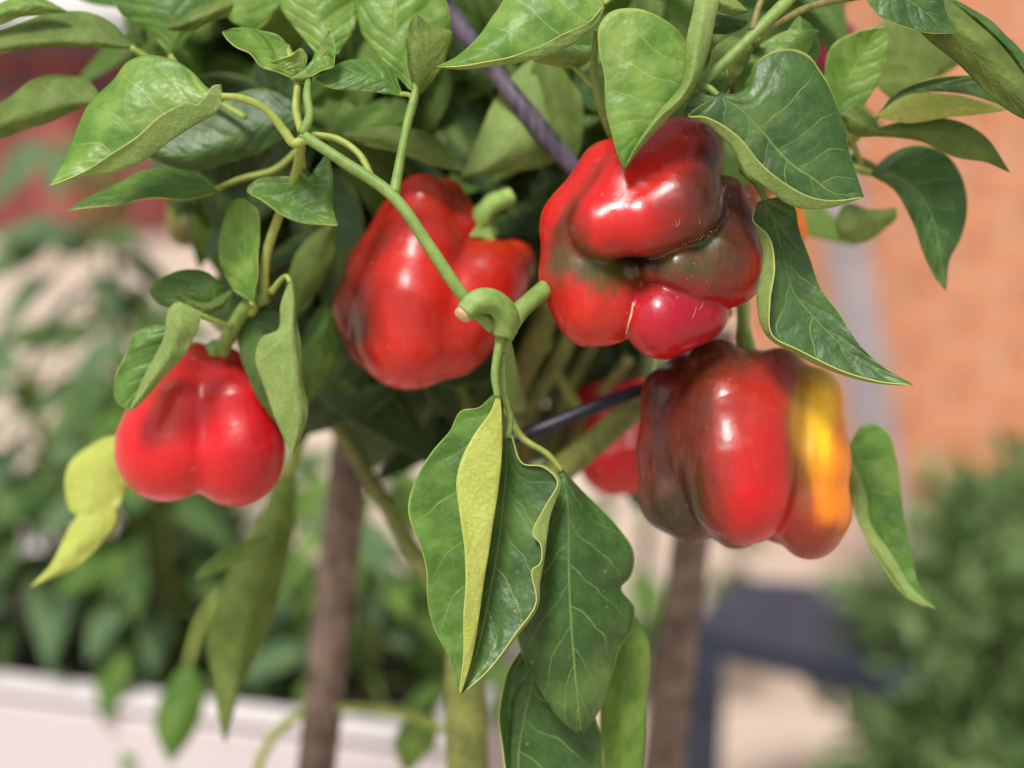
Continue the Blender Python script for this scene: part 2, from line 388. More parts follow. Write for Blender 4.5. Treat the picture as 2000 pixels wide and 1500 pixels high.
# red slatted shed, far left
shed = empty('garden_shed', (-1.6, 6.9, 0), label='red timber shed of narrow upright slats under a dark roof edge, far left', cat='shed')
shy = 6.8
sb = box('slat', (0.052, 0.022, 0.66), (0, 0, 0), M['redwood'], None, bevel=0.004); sl_me = sb.data; bpy.data.objects.remove(sb)
sb = box('slat', (0.052, 0.022, 0.235), (0, 0, 0), M['redwood'], None, bevel=0.004); sl2_me = sb.data; bpy.data.objects.remove(sb)
hz = lambda y, d: CAM.z + (UP * ((750 - y) / FPX) + FWD).z * d / (UP * ((750 - y) / FPX) + FWD).y
zb, zm, zt = hz(452, shy), hz(172, shy), hz(95, shy)
x = -3.9
while x < -1.27:
    for me_, z0, z1 in ((sl_me, zb, zm - .01), (sl2_me, zm + .01, zt)):
        o = bpy.data.objects.new('slat', me_); COL.objects.link(o); o.parent = shed; o.matrix_parent_inverse = Matrix.Translation((1.6, -6.9, 0))
        hh = 0.66 if me_ is sl_me else 0.235
        o.location = (x, shy + random.uniform(-.004, .004), (z0 + z1) / 2); o.scale = (1, 1, (z1 - z0) / hh)
    x += 0.060
box('backing_wall', (2.7, 0.05, zt - zb + .04), (-2.62, shy + 0.05, (zt + zb) / 2), M['roof'], shed)  # dark colour stands in for shade in the gaps between slats
box('rail', (2.7, 0.06, 0.06), (-2.62, shy - 0.005, zm), M['roof'], shed)
box('side_wall', (0.05, 1.2, zt - zb), (-1.29, shy + 0.66, (zt + zb) / 2), M['redwood'], shed)
box('base', (2.7, 1.2, zb), (-2.62, shy + 0.66, zb / 2), M['mortar'], shed)
box('roof', (2.9, 1.5, 0.11), (-2.62, shy + 0.6, zt + 0.055), M['roof'], shed, bevel=0.01)
# white house wall far behind
house = empty('white_house', (0, 10.2, 0), label='white rendered house wall standing beyond the red shed', cat='house')
box('wall', (9.0, 0.3, 5.0), (-2.0, 10.2, 2.5), M['whitewall'], house)
box('plinth', (9.04, 0.36, 0.5), (-2.0, 10.2, 0.25), M['roof'], house)

# white trough planter
A, B = G(-420, 1275, 0.55), G(885, 1442, 0.55)
dirp = (B - A); Lp = dirp.length; ang = math.atan2(dirp.y, dirp.x); dirp.normalize(); perp = Vector((-dirp.y, dirp.x, 0)); Wp = 0.30
ctr = (A + B) / 2 + perp * Wp / 2
pl = empty('planter_box', (ctr.x, ctr.y, 0), label='long white planter trough full of leafy green plants, lower left', cat='planter')
for nm, sz, off in (('front_panel', (Lp, 0.02, 0.53), perp * (-Wp / 2 + .01)), ('back_panel', (Lp, 0.02, 0.53), perp * (Wp / 2 - .01)),
                    ('end_panel', (0.02, Wp - .045, 0.53), dirp * (Lp / 2 - .01)), ('end_panel', (0.02, Wp - .045, 0.53), dirp * (-Lp / 2 + .01))):
    box(nm, sz, (ctr.x + off.x, ctr.y + off.y, 0.265), M['planter'], pl, rot=ang, bevel=0.003)
for nm, sz, off in (('rim', (Lp + .02, 0.028, 0.010), perp * (-Wp / 2 + .012)), ('rim', (Lp + .02, 0.035, 0.018), perp * (Wp / 2 - .012)),
                    ('rim', (0.035, Wp - .06, 0.018), dirp * (Lp / 2 - .008)), ('rim', (0.035, Wp - .06, 0.018), dirp * (-Lp / 2 + .008))):
    box(nm, sz, (ctr.x + off.x, ctr.y + off.y, 0.541), M['planter'], pl, rot=ang, bevel=0.004)
box('soil', (Lp - .05, Wp - .05, 0.05), (ctr.x, ctr.y, 0.49), M['soil'], pl, rot=ang)

# dark slate-blue bench
bh = 0.36
c4 = [G(1335, 1225, bh), G(1450, 1128, bh), G(1850, 1150, bh), G(1830, 1345, bh)]
bench = empty('garden_bench', (c4[0].x, c4[0].y, 0), label='low slate blue garden bench with square legs beside the green shrub', cat='bench')
vs = [tuple(c) for c in c4] + [(c.x, c.y, c.z - .03) for c in c4]
mesh('seat', vs, [(3, 2, 1, 0), (4, 5, 6, 7), (0, 1, 5, 4), (1, 2, 6, 5), (2, 3, 7, 6), (3, 0, 4, 7)], M['slate'], smooth=False, parent=bench)
for p in (c4[0] * .86 + c4[3] * .04 + c4[1] * .10, c4[3] * .8 + c4[2] * .2):
    box('leg', (0.046, 0.10, bh - .031), (p.x, p.y, (bh - .031) / 2), M['slate'], bench, rot=0.1, bevel=0.003)
    box('foot', (0.06, 0.20, 0.02), (p.x, p.y, 0.011), M['slate'], bench, rot=0.1, bevel=0.003)

# ------------------------------------------------------------------ background leaves (shared meshes)
def ovate(t): return (np.clip(t, 0, 1) ** 0.75 * (1 - np.clip(t, 0, 1)) ** 0.95) / 0.345
def bgleaf(name, L, Wd, sag, cup, mats, seed, roll=0.0):
    """leaf in metres from the origin along +Y, face up +Z"""
    nv, us = 22, np.array([-1, -.75, -.4, 0, .4, .75, 1]); t = np.linspace(0, 1, nv)
    g = np.zeros((7, nv, 3)); rs = np.random.RandomState(seed)
    for i, u in enumerate(us):
        wv = Wd / 2 * ovate(t)
        g[i, :, 0] = u * wv; g[i, :, 1] = L * (t - 0.10 * u * u * np.sin(np.pi * t))
        g[i, :, 2] = -sag * L * t ** 2 + cup * abs(u) ** 1.5 * wv + 0.05 * wv * np.sin(9 * t + u * 3 + seed) + roll * u * wv * t
    # flip=False: normals of (u x v) point +Z
    vs, fs, mi, uv = sheet(g, us, False, 0.0006, None, '', world=True)
    me = bpy.data.meshes.new(name); me.from_pydata([tuple(v) for v in vs], [], [tuple(f) for f in fs])
    for m in mats: me.materials.append(m)
    me.polygons.foreach_set('material_index', np.asarray(mi, dtype=np.int32)); me.polygons.foreach_set('use_smooth', np.full(len(me.polygons), True))
    ul = me.uv_layers.new(name='UVMap'); li = np.empty(len(me.loops), dtype=np.int32); me.loops.foreach_get('vertex_index', li)
    ul.data.foreach_set('uv', uv.astype(np.float32)[li].ravel()); me.update(); return me
LM = [bgleaf('blade', 1.0, w_, s_, c_, [M[m], M['under'], M['rim']], k, r_) for k, (w_, s_, c_, m, r_) in enumerate([
    (.50, .25, .25, 'top', .1), (.44, .45, .35, 'topdark', -.1), (.54, .15, -.2, 'topdark', .2), (.48, .5, .15, 'toplight', 0), (.40, .35, .5, 'top', -.25)])]
LP = [bgleaf('blade', 1.0, w_, s_, c_, [M['bgpale'], M['under'], M['rim']], k + 19, 0.1) for k, (w_, s_, c_) in enumerate([(.52, .25, .25), (.46, .45, .3), (.55, .1, -.2)])]
LB = [LP[0], LP[1], LP[2], LM[1], LM[2]]
LD = [bgleaf('blade', 1.0, w_, s_, c_, [M['topshaded'], M['underolive'], M['rim']], k + 9, 0.1) for k, (w_, s_, c_) in enumerate([(.5, .25, .25), (.46, .45, .3), (.55, .1, -.2)])]
def put_leaf(me, base, d, nrm, L, parent, name='leaf'):
    d = Vector(d).normalized(); n = Vector(nrm); n = (n - d * n.dot(d)).normalized(); x = d.cross(n)
    o = bpy.data.objects.new(name, me); COL.objects.link(o); o.parent = parent
    o.matrix_parent_inverse = PM[parent.name].inverted()
    R = Matrix((x, d, n)).transposed().to_4x4()
    m = Matrix.Translation(base) @ R @ Matrix.Diagonal((L, L, L, 1))
    o.location, o.rotation_euler, o.scale = m.to_translation(), m.to_euler(), (L, L, L)
    return o
def rv(s=1.0): return Vector((random.uniform(-s, s), random.uniform(-s, s), random.uniform(-s, s)))

def leafy_plant(px, h, n, L, label, spread=0.12, mats=LB, along=0.5, lean=(0, 0)):
    base = A + (B - A) * px + perp * (Wp * along); base.z = 0.515
    r = empty('leafy_plant', base, label=label, cat='plant', group='leafy plants growing in the white planter')
    top = base + Vector((lean[0], lean[1], h))
    pts = [(base.x, base.y, base.z - .02, .006), ((base.x * .6 + top.x * .4) + .01, base.y * .6 + top.y * .4, base.z + h * .4, .005), (top.x, top.y, top.z, .0025)]
    tube('stem', pts, M['oldstem'], r, world=True, sides=7)
    for k in range(n):
        t = (k + 0.5) / n; a = k * 2.4 + random.uniform(-.4, .4)
        c = base + (top - base) * (0.05 + .95 * t)
        rad = spread * (1.1 - .6 * t)
        out = Vector((math.cos(a), math.sin(a), 0))
        s = c + out * rad * random.uniform(.15, .55) + Vector((0, 0, random.uniform(-.02, .03)))
        tube('petiole', [(c.x, c.y, c.z, .0016), ((c.x + s.x) / 2, (c.y + s.y) / 2, max(c.z, s.z) + .008, .0014), (s.x, s.y, s.z, .0012)], M['stem'], r, world=True, sides=5)
        d = out + Vector((0, 0, random.uniform(-.9, .3))) + rv(.25)
        nn_ = Vector((0, -.45, 1)) + out * .5 + rv(.35)
        put_leaf(random.choice(mats), s, d, nn_, L * random.uniform(.7, 1.25), r)
    return r
leafy_plant(.40, .46, 60, .078, 'tall sparse leafy plant at the left end of the white planter', .13, along=.6, lean=(-.02, .0))
leafy_plant(.33, .26, 44, .085, 'broad dark leafy plant low at the left edge of the white planter', .13, along=.35)
leafy_plant(.52, .32, 62, .07, 'dark leafy plant in the white planter below the leftmost red pepper', .12, mats=[LM[1], LM[2], LP[0], LM[0]], along=.3)
leafy_plant(.66, .22, 44, .06, 'leafy plant in the white planter just left of the brown wooden stake', .12, along=.5)
leafy_plant(.82, .22, 44, .058, 'bright leafy plant in the white planter behind the brown wooden stake', .11, mats=[LM[0], LM[3], LM[1], LP[0]], along=.35)
leafy_plant(.95, .20, 40, .058, 'bright leafy plant at the right end of the white planter', .11, mats=[LM[0], LM[3], LM[4]], along=.55)

fb = empty('potted_bush', G(1255, 1350, 0.0), label='dull green bush standing on the paving between the hanging leaves and the right stake', cat='bush')
fc0 = G(1255, 1350, 0.0)
tube('stem', [(fc0.x, fc0.y, 0, .012), (fc0.x, fc0.y, .3, .008), (fc0.x + .01, fc0.y, .46, .004)], M['oldstem'], fb, world=True, sides=7)
for k in range(70):
    v = Vector(np.random.normal(size=3)).normalized(); pt = Vector((fc0.x, fc0.y, .28)) + Vector((v.x * .13, v.y * .13, v.z * .24))
    put_leaf(random.choice([LM[1], LM[2], LM[0]]), pt, v + Vector((0, 0, -.2)), Vector((0, -.4, 1)) + rv(.4), random.uniform(.06, .10), fb)
# shrub lower right
sc_ = G(1960, 1400, 0.30); shr = empty('green_shrub', (sc_.x, sc_.y, 0), label='dense small-leaved green shrub filling the lower right corner', cat='shrub')
V_, F_, U_ = [], [], []
c0 = Vector((sc_.x + .03, sc_.y + .02, 0.30)); rs = np.random.RandomState(3)
clumps = []
for k in range(110):
    v = rs.normal(size=3); v /= np.linalg.norm(v); rr = rs.uniform(.25, 1.0)
    clumps.append(np.array(c0) + v * rr * np.array([.23, .22, .335]))
for k in range(11000):
    c = clumps[rs.randint(len(clumps))] + rs.normal(size=3) * .023
    if c[2] < .01: continue
    d = rs.normal(size=3); d[2] = abs(d[2]) * .8; d += (c - np.array(c0)) * 4; d /= np.linalg.norm(d)
    s = np.cross(d, rs.normal(size=3)); s /= np.linalg.norm(s); L = rs.uniform(.02, .042); wd = L * .22; nn_ = np.cross(d, s)
    i = len(V_); V_ += [c, c + d * L * .45 + s * wd + nn_ * L * .08, c + d * L, c + d * L * .45 - s * wd + nn_ * L * .08]
    F_ += [(i, i + 1, i + 2), (i, i + 2, i + 3)]; U_ += [(.5, 0), (.9, .5), (.5, 1), (.1, .5)]
q = N('shrub_leaf'); g = q.n('ShaderNodeTexCoord').outputs['Object']; nz = q.noise(28.0, 3.0, .6, g)
cc_ = q.mix(q.step(nz, .35, .65), (0.07, 0.15, 0.035, 1), (0.26, 0.37, 0.14, 1))
tr = q.n('ShaderNodeBsdfTranslucent'); q.put(tr.inputs[0], cc_); mx = q.n('ShaderNodeMixShader'); mx.inputs[0].default_value = .3
q.t.links.new(q.pr(cc_, .5, .4), mx.inputs[1]); q.t.links.new(tr.outputs[0], mx.inputs[2]); M['shrub'] = q.done(mx.outputs[0])
fo = mesh('foliage', V_, F_, M['shrub'], uv=U_, parent=shr); tag(fo, kind='stuff')
for k in range(9):
    e = clumps[k * 6]; tube('stem', [(sc_.x, sc_.y, 0, .008), ((sc_.x + e[0]) / 2, (sc_.y + e[1]) / 2, e[2] * .55, .005), (e[0], e[1], e[2], .002)], M['oldstem'], shr, world=True, sides=6)

# ================================================================== STAKES AND CANES
def stake(name, pts, mat, label, cat, wob=.03, sides=9):
    o = tube(name, pts, mat, None, wob=wob, sides=sides); return tag(o, label, cat)
def toground(x0, y0, x1, y1, z):
    """extends the line down to the ground"""
    a, b = P(x0, y0, z), P(x1, y1, z); d = b - a; t = a.z / -d.z if d.z < 0 else 1
    return a + d * t
def wstake(name, x0, y0, x1, y1, z, rpx, mat, label, cat):
    a = P(x0, y0, z); g_ = toground(x0, y0, x1, y1, z); r = rpx * D0 * math.exp(-z / FPX) / FPX
    pts = [(*(a + (g_ - a) * t), r * (0.94 + .09 * t + random.uniform(-.03, .03))) for t in np.linspace(0, 1, 7)]
    o = tube(name, pts, mat, None, world=True, sides=12, wob=.03); return tag(o, label, cat)
wstake('wooden_stake', 735, 420, 618, 1500, -1150, 38, M['stake'], 'weathered brown wooden stake standing below the middle red pepper', 'stake')
wstake('wooden_stake', 1400, 640, 1290, 1500, -1500, 40, M['stake'], 'brown wooden stake standing under the orange and red blocky pepper', 'stake')
stake('plant_cane', [(780, -120, -420, 17), (855, -5, -410, 18), (985, 165, -400, 18), (1090, 295, -390, 19), (1185, 400, -400, 18)], M['cane'],
      'purple grey cane slanting down from the top edge to the large twisted pepper', 'cane', .07)
stake('plant_cane', [(600, 370, -900, 20), (700, 245, -900, 20), (765, 175, -900, 20), (900, 20, -900, 19)], M['darkcane'],
      'dark cane slanting up behind the leaves above the middle red pepper', 'cane')
stake('plant_cane', [(960, 872, -430, 13), (1040, 845, -430, 14), (1150, 800, -430, 14), (1300, 745, -430, 13)], M['darkcane'],
      'thin black cane crossing behind the twisted pepper and in front of the hidden red pepper', 'cane')

# ================================================================== THE PEPPER PLANT
root_pt = toground(905, 1300, 915, 1500, -700)
plant = empty('pepper_plant', root_pt, label='bell pepper plant with curling green leaves carrying the ripening peppers', cat='plant')
def stem(pts, mat='stem', name='branch', **k): return tube(name, pts, M[mat], plant, wob=k.pop('wob', .03), **k)
# trunk
a = P(925, 900, -700)
tr_pts = [(*P(1010, 740, -650), .0055), (*P(960, 1000, -690), .0075), (*P(908, 1290, -700), .0095), (*P(912, 1500, -700), .0100)]
d_ = P(912, 1500, -700); tr_pts += [(*(d_ + (root_pt - d_) * .5), .0105), (*root_pt, .013)]
tube('trunk', tr_pts, M['oldstem'], plant, world=True, sides=12, wob=.05)
stem([(1010, 760, -650, 26), (1060, 640, -600, 24), (1110, 520, -540, 22), (1180, 420, -480, 18)], 'oldstem')
stem([(1000, 830, -660, 20), (1090, 700, -640, 20), (1140, 590, -600, 18)], 'oldstem')
stem([(960, 1000, -690, 26), (1080, 930, -600, 26), (1180, 850, -560, 26), (1300, 740, -520, 22), (1420, 600, -480, 18)], 'oldstem')
stem([(1000, 780, -640, 24), (1040, 700, -620, 20), (1075, 600, -600, 18)], 'brownstem')
stem([(870, 1180, -800, 16), (790, 1050, -780, 16), (700, 900, -760, 15), (640, 800, -740, 14), (590, 700, -720, 12)], 'oldstem')
stem([(985, 660, -60, 13), (1000, 740, -300, 16), (1010, 790, -600, 20)], 'stem')
stem([(1100, 640, -760, 15), (1050, 760, -780, 16), (1020, 900, -800, 17), (1000, 1080, -780, 18)], 'brownstem')
stem([(1160, 660, -800, 12), (1105, 780, -820, 13), (1080, 900, -820, 14), (1010, 1060, -800, 14)], 'oldstem')
stem([(1230, 700, -760, 10), (1180, 760, -780, 11), (1120, 860, -790, 12), (1060, 980, -780, 12)], 'brownstem')
stem([(1060, 600, -700, 9), (1075, 700, -720, 9), (1130, 800, -740, 9)], 'petiole')
stem([(870, 700, -760, 9), (930, 830, -780, 11), (960, 980, -760, 12)], 'oldstem')
# main fork (sharp)
stem([(590, 262, -60, 11), (670, 315, -45, 11), (765, 380, -30, 12), (845, 490, -20, 12), (915, 590, -30, 13), (965, 640, -45, 14)])
stem([(770, 378, -32, 12), (782, 310, -45, 9), (797, 235, -60, 9), (812, 175, -70, 8), (815, 120, -80, 6)])
stem([(728, 350, -38, 7), (700, 300, -60, 7), (660, 272, -75, 7), (605, 262, -70, 7)], 'petiole')
stem([(985, 655, -50, 22), (1010, 615, -60, 19), (1065, 565, -110, 18), (1130, 520, -200, 18)], 'stem')
# curled cut stub at the fork
stub = stem([(985, 650, -45, 26), (986, 614, -28, 25), (962, 590, -12, 25), (930, 590, -4, 24), (908, 611, 0, 21)], 'stem', 'cut_stub', sides=18)
vs, fs = tube_data([(908, 609, 0, 18), (901, 618, 2, 17), (898, 622, 3, 11)], sides=14); mesh('cut_end', vs, fs, M['cutend'], parent=stub)
stem([(590, 262, -60, 12), (604, 230, -60, 9), (600, 180, -75, 8), (604, 150, -110, 6), (625, 90, -215, 5), (640, -40, -260, 5)])
stem([(588, 258, -62, 8), (578, 215, -90, 8), (580, 160, -110, 7), (560, 90, -140, 6)], 'petiole')
stem([(590, 265, -70, 8), (580, 330, -150, 9), (545, 420, -200, 9), (520, 500, -230, 9), (515, 580, -250, 10)], 'petiole')
stem([(520, 575, -250, 16), (480, 600, -260, 15), (455, 640, -280, 13), (435, 690, -330, 12)], 'stem')
# right upper branch
stem([(1345, 195, -60, 9), (1370, 165, -30, 10), (1420, 118, -20, 10), (1475, 65, -20, 11), (1530, 10, -30, 12), (1590, -50, -60, 12)], 'stem')
stem([(1475, 66, -20, 10), (1520, 42, -30, 8), (1570, 18, -50, 7), (1640, 0, -80, 7), (1720, -10, -120, 6)], 'brownstem')
stem([(1470, 60, -20, 9), (1480, 20, -30, 7), (1500, -30, -50, 6)], 'brownstem')
stem([(1165, 60, -110, 6), (1160, 140, -140, 8), (1170, 190, -160, 10), (1195, 260, -200, 10), (1230, 330, -260, 9)], 'stem')
stem([(1160, 170, -150, 6), (1120, 130, -170, 5), (1080, 90, -200, 5)], 'petiole')
stem([(1420, 210, -200, 12), (1500, 250, -260, 12), (1600, 300, -340, 12), (1690, 320, -380, 10), (1730, 345, -400, 8)], 'oldstem')
stem([(1420, 560, -420, 15), (1400, 380, -380, 16), (1410, 220, -300, 14), (1480, 70, -100, 12)], 'oldstem')

LEAVES = []
seedn = [0]
def leaf(rails, mats=('top', 'under'), pet=None, parts=None, petmat='petiole', label=None, **k):
    seedn[0] += 1
    s = [loft(rails, seed=seedn[0], **k)]
    for (r2, k2) in (parts or []): s.append(loft(r2, seed=seedn[0] + 50, **k2))
    vs, fs, mi, uv = join_sheets(s)
    o = mesh('leaf', vs, fs, [M[mats[0]], M[mats[1]], M['rim']], mi=mi, uv=uv, parent=plant)
    if label: o['label'] = label
    if pet: tube('petiole', pet, M[petmat], o, sides=9, wob=.03)
    return o

# --- sharp front leaves -------------------------------------------------------
leaf([[(437, 185), (405, 172), (375, 142), (335, 116), (285, 107), (248, 120), (222, 155), (175, 205), (150, 255), (125, 312), (97, 363)],
      [(437, 190), (390, 185), (330, 170), (270, 190), (215, 250), (160, 310), (97, 363)],
      [(437, 195), (420, 222), (380, 243), (330, 275), (275, 316), (225, 334), (170, 342), (97, 363)],
      [(432, 165), (418, 166), (398, 190), (385, 204), (368, 200), (345, 209), (313, 226), (265, 268), (220, 298), (175, 330), (97, 363)]],
     zb=-40, zt=-20, dz=[-50, -10, 0, 24], us=[-.97, -.5, -.02, 1], face='top', mats=('toplight', 'under'), ripple=2.4,
     pet=[(432, 188, -36, 7), (470, 192, -40, 8), (520, 215, -50, 8), (556, 258, -60, 9), (574, 280, -62, 10), (600, 272, -60, 10)])
leaf([[(1182, 5), (1150, -30), (1090, -60), (1010, -30), (965, 30), (930, 78), (892, 112), (850, 130)],
      [(1182, 8), (1120, 5), (1050, 20), (980, 75), (920, 112), (850, 130)],
      [(1182, 14), (1160, 50), (1110, 88), (1040, 112), (960, 128), (905, 135), (850, 131)],
      [(1180, 8), (1150, 42), (1100, 66), (1050, 92), (1000, 112), (950, 120), (900, 128), (850, 130)]],
     zb=-40, zt=10, dz=[-40, 0, 4, 20], us=[-1, -.5, -.02, 1], mats=('toplight', 'under'),
     pet=[(1180, 8, -42, 5), (1200, -10, -50, 6), (1230, -50, -60, 7)])
leaf([[(1348, 95), (1335, 70), (1300, 40), (1245, 17), (1190, 25), (1170, 52), (1170, 100), (1180, 150), (1182, 205), (1195, 262), (1206, 300), (1218, 330)],
      [(1350, 98), (1335, 95), (1310, 95), (1280, 110), (1258, 140), (1240, 180), (1230, 230), (1222, 280), (1218, 330)],
      [(1352, 100), (1352, 120), (1345, 150), (1330, 185), (1300, 215), (1270, 248), (1242, 290), (1218, 330)]],
     zb=0, zt=20, dz=[6, 14, 8], us=[-1, -.5, -.04], mats=('toplight', 'under'), ripple=1.2,
     parts=[([[(1362, -30), (1352, 30), (1340, 80), (1338, 130), (1328, 172), (1290, 215), (1255, 262), (1218, 328)],
              [(1385, -30), (1372, 40), (1360, 100), (1352, 150), (1330, 190), (1285, 232), (1245, 285), (1218, 330)],
              [(1412, -30), (1398, 30), (1388, 80), (1372, 135), (1350, 180), (1300, 235), (1250, 290), (1219, 332)],
              [(1385, -30), (1375, 40), (1362, 100), (1352, 150), (1330, 190), (1285, 232), (1245, 285), (1218, 330)]],
             dict(zb=20, zt=22, dz=[12, 40, 8, -18], us=[-.9, -.3, .3, .9], face='under', ripple=.8))])
leaf([[(1400, 186), (1385, 186), (1362, 180), (1345, 195), (1335, 225)] + [(1335, 226)] * 0 + [],
      [(1402, 186), (1420, 215), (1400, 235), (1370, 235), (1336, 228)]], zb=5, zt=5, us=[-1, 0, .6], mats=('topdark', 'under'), cup=4, n_v=24)
leaf([[(1402, 184), (1440, 182), (1462, 165), (1468, 135), (1500, 106), (1545, 97), (1580, 110), (1600, 135), (1622, 168), (1645, 230), (1655, 290), (1668, 330), (1687, 384)],
      [(1402, 186), (1450, 192), (1510, 180), (1560, 195), (1600, 240), (1630, 300), (1655, 345), (1687, 384)],
      [(1402, 186), (1448, 214), (1488, 256), (1520, 295), (1545, 320), (1590, 350), (1622, 374), (1655, 381), (1687, 384)],
      [(1395, 190), (1375, 225), (1400, 250), (1435, 290), (1458, 338), (1500, 370), (1545, 398), (1600, 407), (1650, 398), (1687, 385)],
      [(1385, 195), (1345, 226), (1372, 226), (1405, 240), (1445, 270), (1480, 315), (1530, 354), (1590, 386), (1650, 392), (1687, 385)]],
     zb=10, zt=0, dz=[-30, 4, 4, 10, 30], us=[-1, -.5, 0, .75, 1], mats=('topdark', 'under'), ripple=2.2, n_v=70,
     pet=[(1402, 186, 8, 6), (1385, 172, 0, 7), (1366, 165, -20, 8)], petmat='stem')
leaf([[(1500, 388), (1530, 385), (1552, 405), (1560, 445), (1580, 500), (1602, 560), (1640, 612), (1668, 660), (1720, 712), (1783, 751)],
      [(1490, 390), (1510, 430), (1530, 500), (1550, 570), (1600, 630), (1660, 690), (1720, 728), (1783, 751)],
      [(1480, 395), (1475, 430), (1490, 500), (1480, 580), (1500, 650), (1560, 692), (1650, 732), (1715, 748), (1783, 752)],
      [(1478, 398), (1470, 430), (1500, 460), (1514, 520), (1506, 590), (1506, 655), (1560, 684), (1650, 726), (1715, 744), (1783, 752)]],
     zb=-110, zt=-40, dz=[-30, -30, -10, 25], us=[-1, 0, .75, 1], mats=('topdark', 'under'), n_v=60, ripple=1.2,
     pet=[(1495, 390, -110, 6), (1480, 360, -130, 7), (1450, 330, -200, 8)], petmat='stem')
# hanging centre leaf and its neighbours
leaf([[(972, 762), (955, 778), (935, 796), (900, 802), (878, 842), (845, 880), (812, 935), (797, 990), (800, 1015), (818, 1060), (832, 1110), (835, 1180), (848, 1228), (872, 1275), (890, 1310), (898, 1358)],
      [(974, 766), (962, 800), (925, 850), (885, 930), (875, 1010), (880, 1100), (885, 1200), (890, 1290), (897, 1358)],
      [(976, 770), (980, 820), (980, 890), (972, 960), (958, 1050), (944, 1140), (930, 1240), (914, 1310), (899, 1358)],
      [(972, 768), (960, 800), (925, 850), (900, 900), (892, 935), (898, 1000), (908, 1080), (910, 1130), (904, 1200), (906, 1280), (896, 1358)]],
     zb=-40, zt=0, dz=[-30, -26, 0, 24], us=[-1, -.45, .1, 1], mats=('top', 'underyellow'), n_v=72, ripple=1.6,
     pet=[(972, 775, -38, 7), (966, 730, -42, 8), (972, 690, -46, 9), (978, 650, -50, 11)], petmat='stem')
leaf([[(985, 850), (965, 900), (940, 960), (920, 1050), (905, 1150), (895, 1270), (896, 1356)],
      [(988, 850), (990, 900), (985, 970), (975, 1060), (955, 1170), (930, 1280), (898, 1357)],
      [(993, 850), (1008, 906), (1036, 950), (1030, 1060), (1024, 1150), (996, 1230), (898, 1358)],
      [(1000, 850), (1022, 906), (1060, 910), (1092, 938), (1075, 1010), (1062, 1080), (1053, 1140), (1050, 1180), (1010, 1245), (950, 1315), (899, 1358)],
      [(998, 852), (1021, 907), (1059, 912), (1090, 941), (1062, 995), (1040, 1046), (1054, 1062), (1052, 1102), (1039, 1110), (1047, 1178), (1006, 1242), (950, 1311), (899, 1357)]],
     zb=-90, zt=-10, dz=[-60, -40, -20, -10, 4], us=[-.6, 0, .6, .9, 1], mats=('topdark', 'under'), n_v=72, ripple=1.2,
     pet=[(992, 855, -90, 6), (997, 820, -90, 6), (985, 770, -80, 7), (980, 690, -60, 8)], petmat='stem')
leaf([[(1095, 918), (1060, 950), (1040, 1050), (1000, 1170), (1008, 1255), (1055, 1340), (1090, 1400), (1125, 1430)],
      [(1098, 918), (1108, 980), (1110, 1080), (1113, 1180), (1120, 1280), (1128, 1370), (1135, 1432)],
      [(1100, 918), (1150, 968), (1205, 1030), (1235, 1080), (1230, 1125), (1212, 1148), (1240, 1185), (1236, 1225), (1205, 1275), (1190, 1330), (1165, 1400), (1140, 1430)]],
     zb=-150, zt=-130, dz=[-30, 20, -50], mats=('topdark', 'under'), n_v=64, ripple=4.0,
     pet=[(1097, 920, -150, 6), (1070, 888, -150, 6), (1020, 855, -160, 7), (990, 800, -200, 8)])
leaf([[(1022, 1262), (990, 1320), (975, 1400), (980, 1470), (1000, 1560), (1060, 1660)],
      [(1025, 1260), (1005, 1310), (995, 1400), (1000, 1480), (1020, 1560), (1064, 1662)],
      [(1028, 1262), (1038, 1330), (1024, 1400), (1012, 1480), (1020, 1560), (1070, 1665)],
      [(1032, 1262), (1120, 1330), (1170, 1420), (1180, 1500), (1150, 1600), (1075, 1665)]],
     zb=-180, zt=-160, dz=[10, -20, -10, -40], us=[-1, -.7, 0, 1], mats=('topdark', 'underolive'), ripple=3.0,
     pet=[(1026, 1262, -180, 7), (1010, 1230, -220, 7), (960, 1180, -400, 8)])
leaf([[(1215, 1180), (1180, 1280), (1172, 1400), (1180, 1520), (1215, 1640)], [(1222, 1180), (1262, 1240), (1262, 1380), (1255, 1500), (1222, 1640)]],
     zb=-320, zt=-320, mats=('toplight', 'underolive'), pet=[(1218, 1185, -320, 7), (1200, 1140, -380, 7), (1120, 1060, -560, 9)])
# --- left side leaves -----------------------------------------------------------
leaf([[(566, 548), (548, 600), (543, 640), (512, 658), (500, 700), (512, 745), (535, 810), (552, 850), (571, 888)],
      [(568, 548), (570, 600), (568, 660), (572, 740), (580, 820), (571, 888)],
      [(570, 548), (580, 600), (584, 660), (592, 740), (602, 800), (592, 840), (571, 888)]],
     zb=-180, zt=-170, dz=[-10, 14, -10], us=[-1, 0, 1], face='under', mats=('top', 'under'), ripple=2.4,
     pet=[(567, 552, -180, 5), (560, 540, -190, 5), (530, 570, -230, 7)])
leaf([[(330, 640), (300, 636), (265, 650), (245, 695), (224, 740), (228, 785), (252, 803)],
      [(338, 620), (330, 660), (310, 700), (285, 750), (252, 803)]], zb=-220, zt=-200, cup=5, us=[-1, -.5, 0], mats=('top', 'under'),
     parts=[([[(340, 592), (330, 605), (320, 660), (300, 700), (275, 750), (252, 803)], [(355, 590), (350, 640), (330, 690), (300, 740), (253, 803)],
              [(395, 610), (385, 650), (360, 690), (320, 740), (255, 804)]], dict(zb=-190, zt=-195, dz=[0, 16, -10], face='under', us=[0, .5, 1]))],
     pet=[(380, 610, -200, 6), (415, 625, -220, 6), (450, 640, -260, 7)])
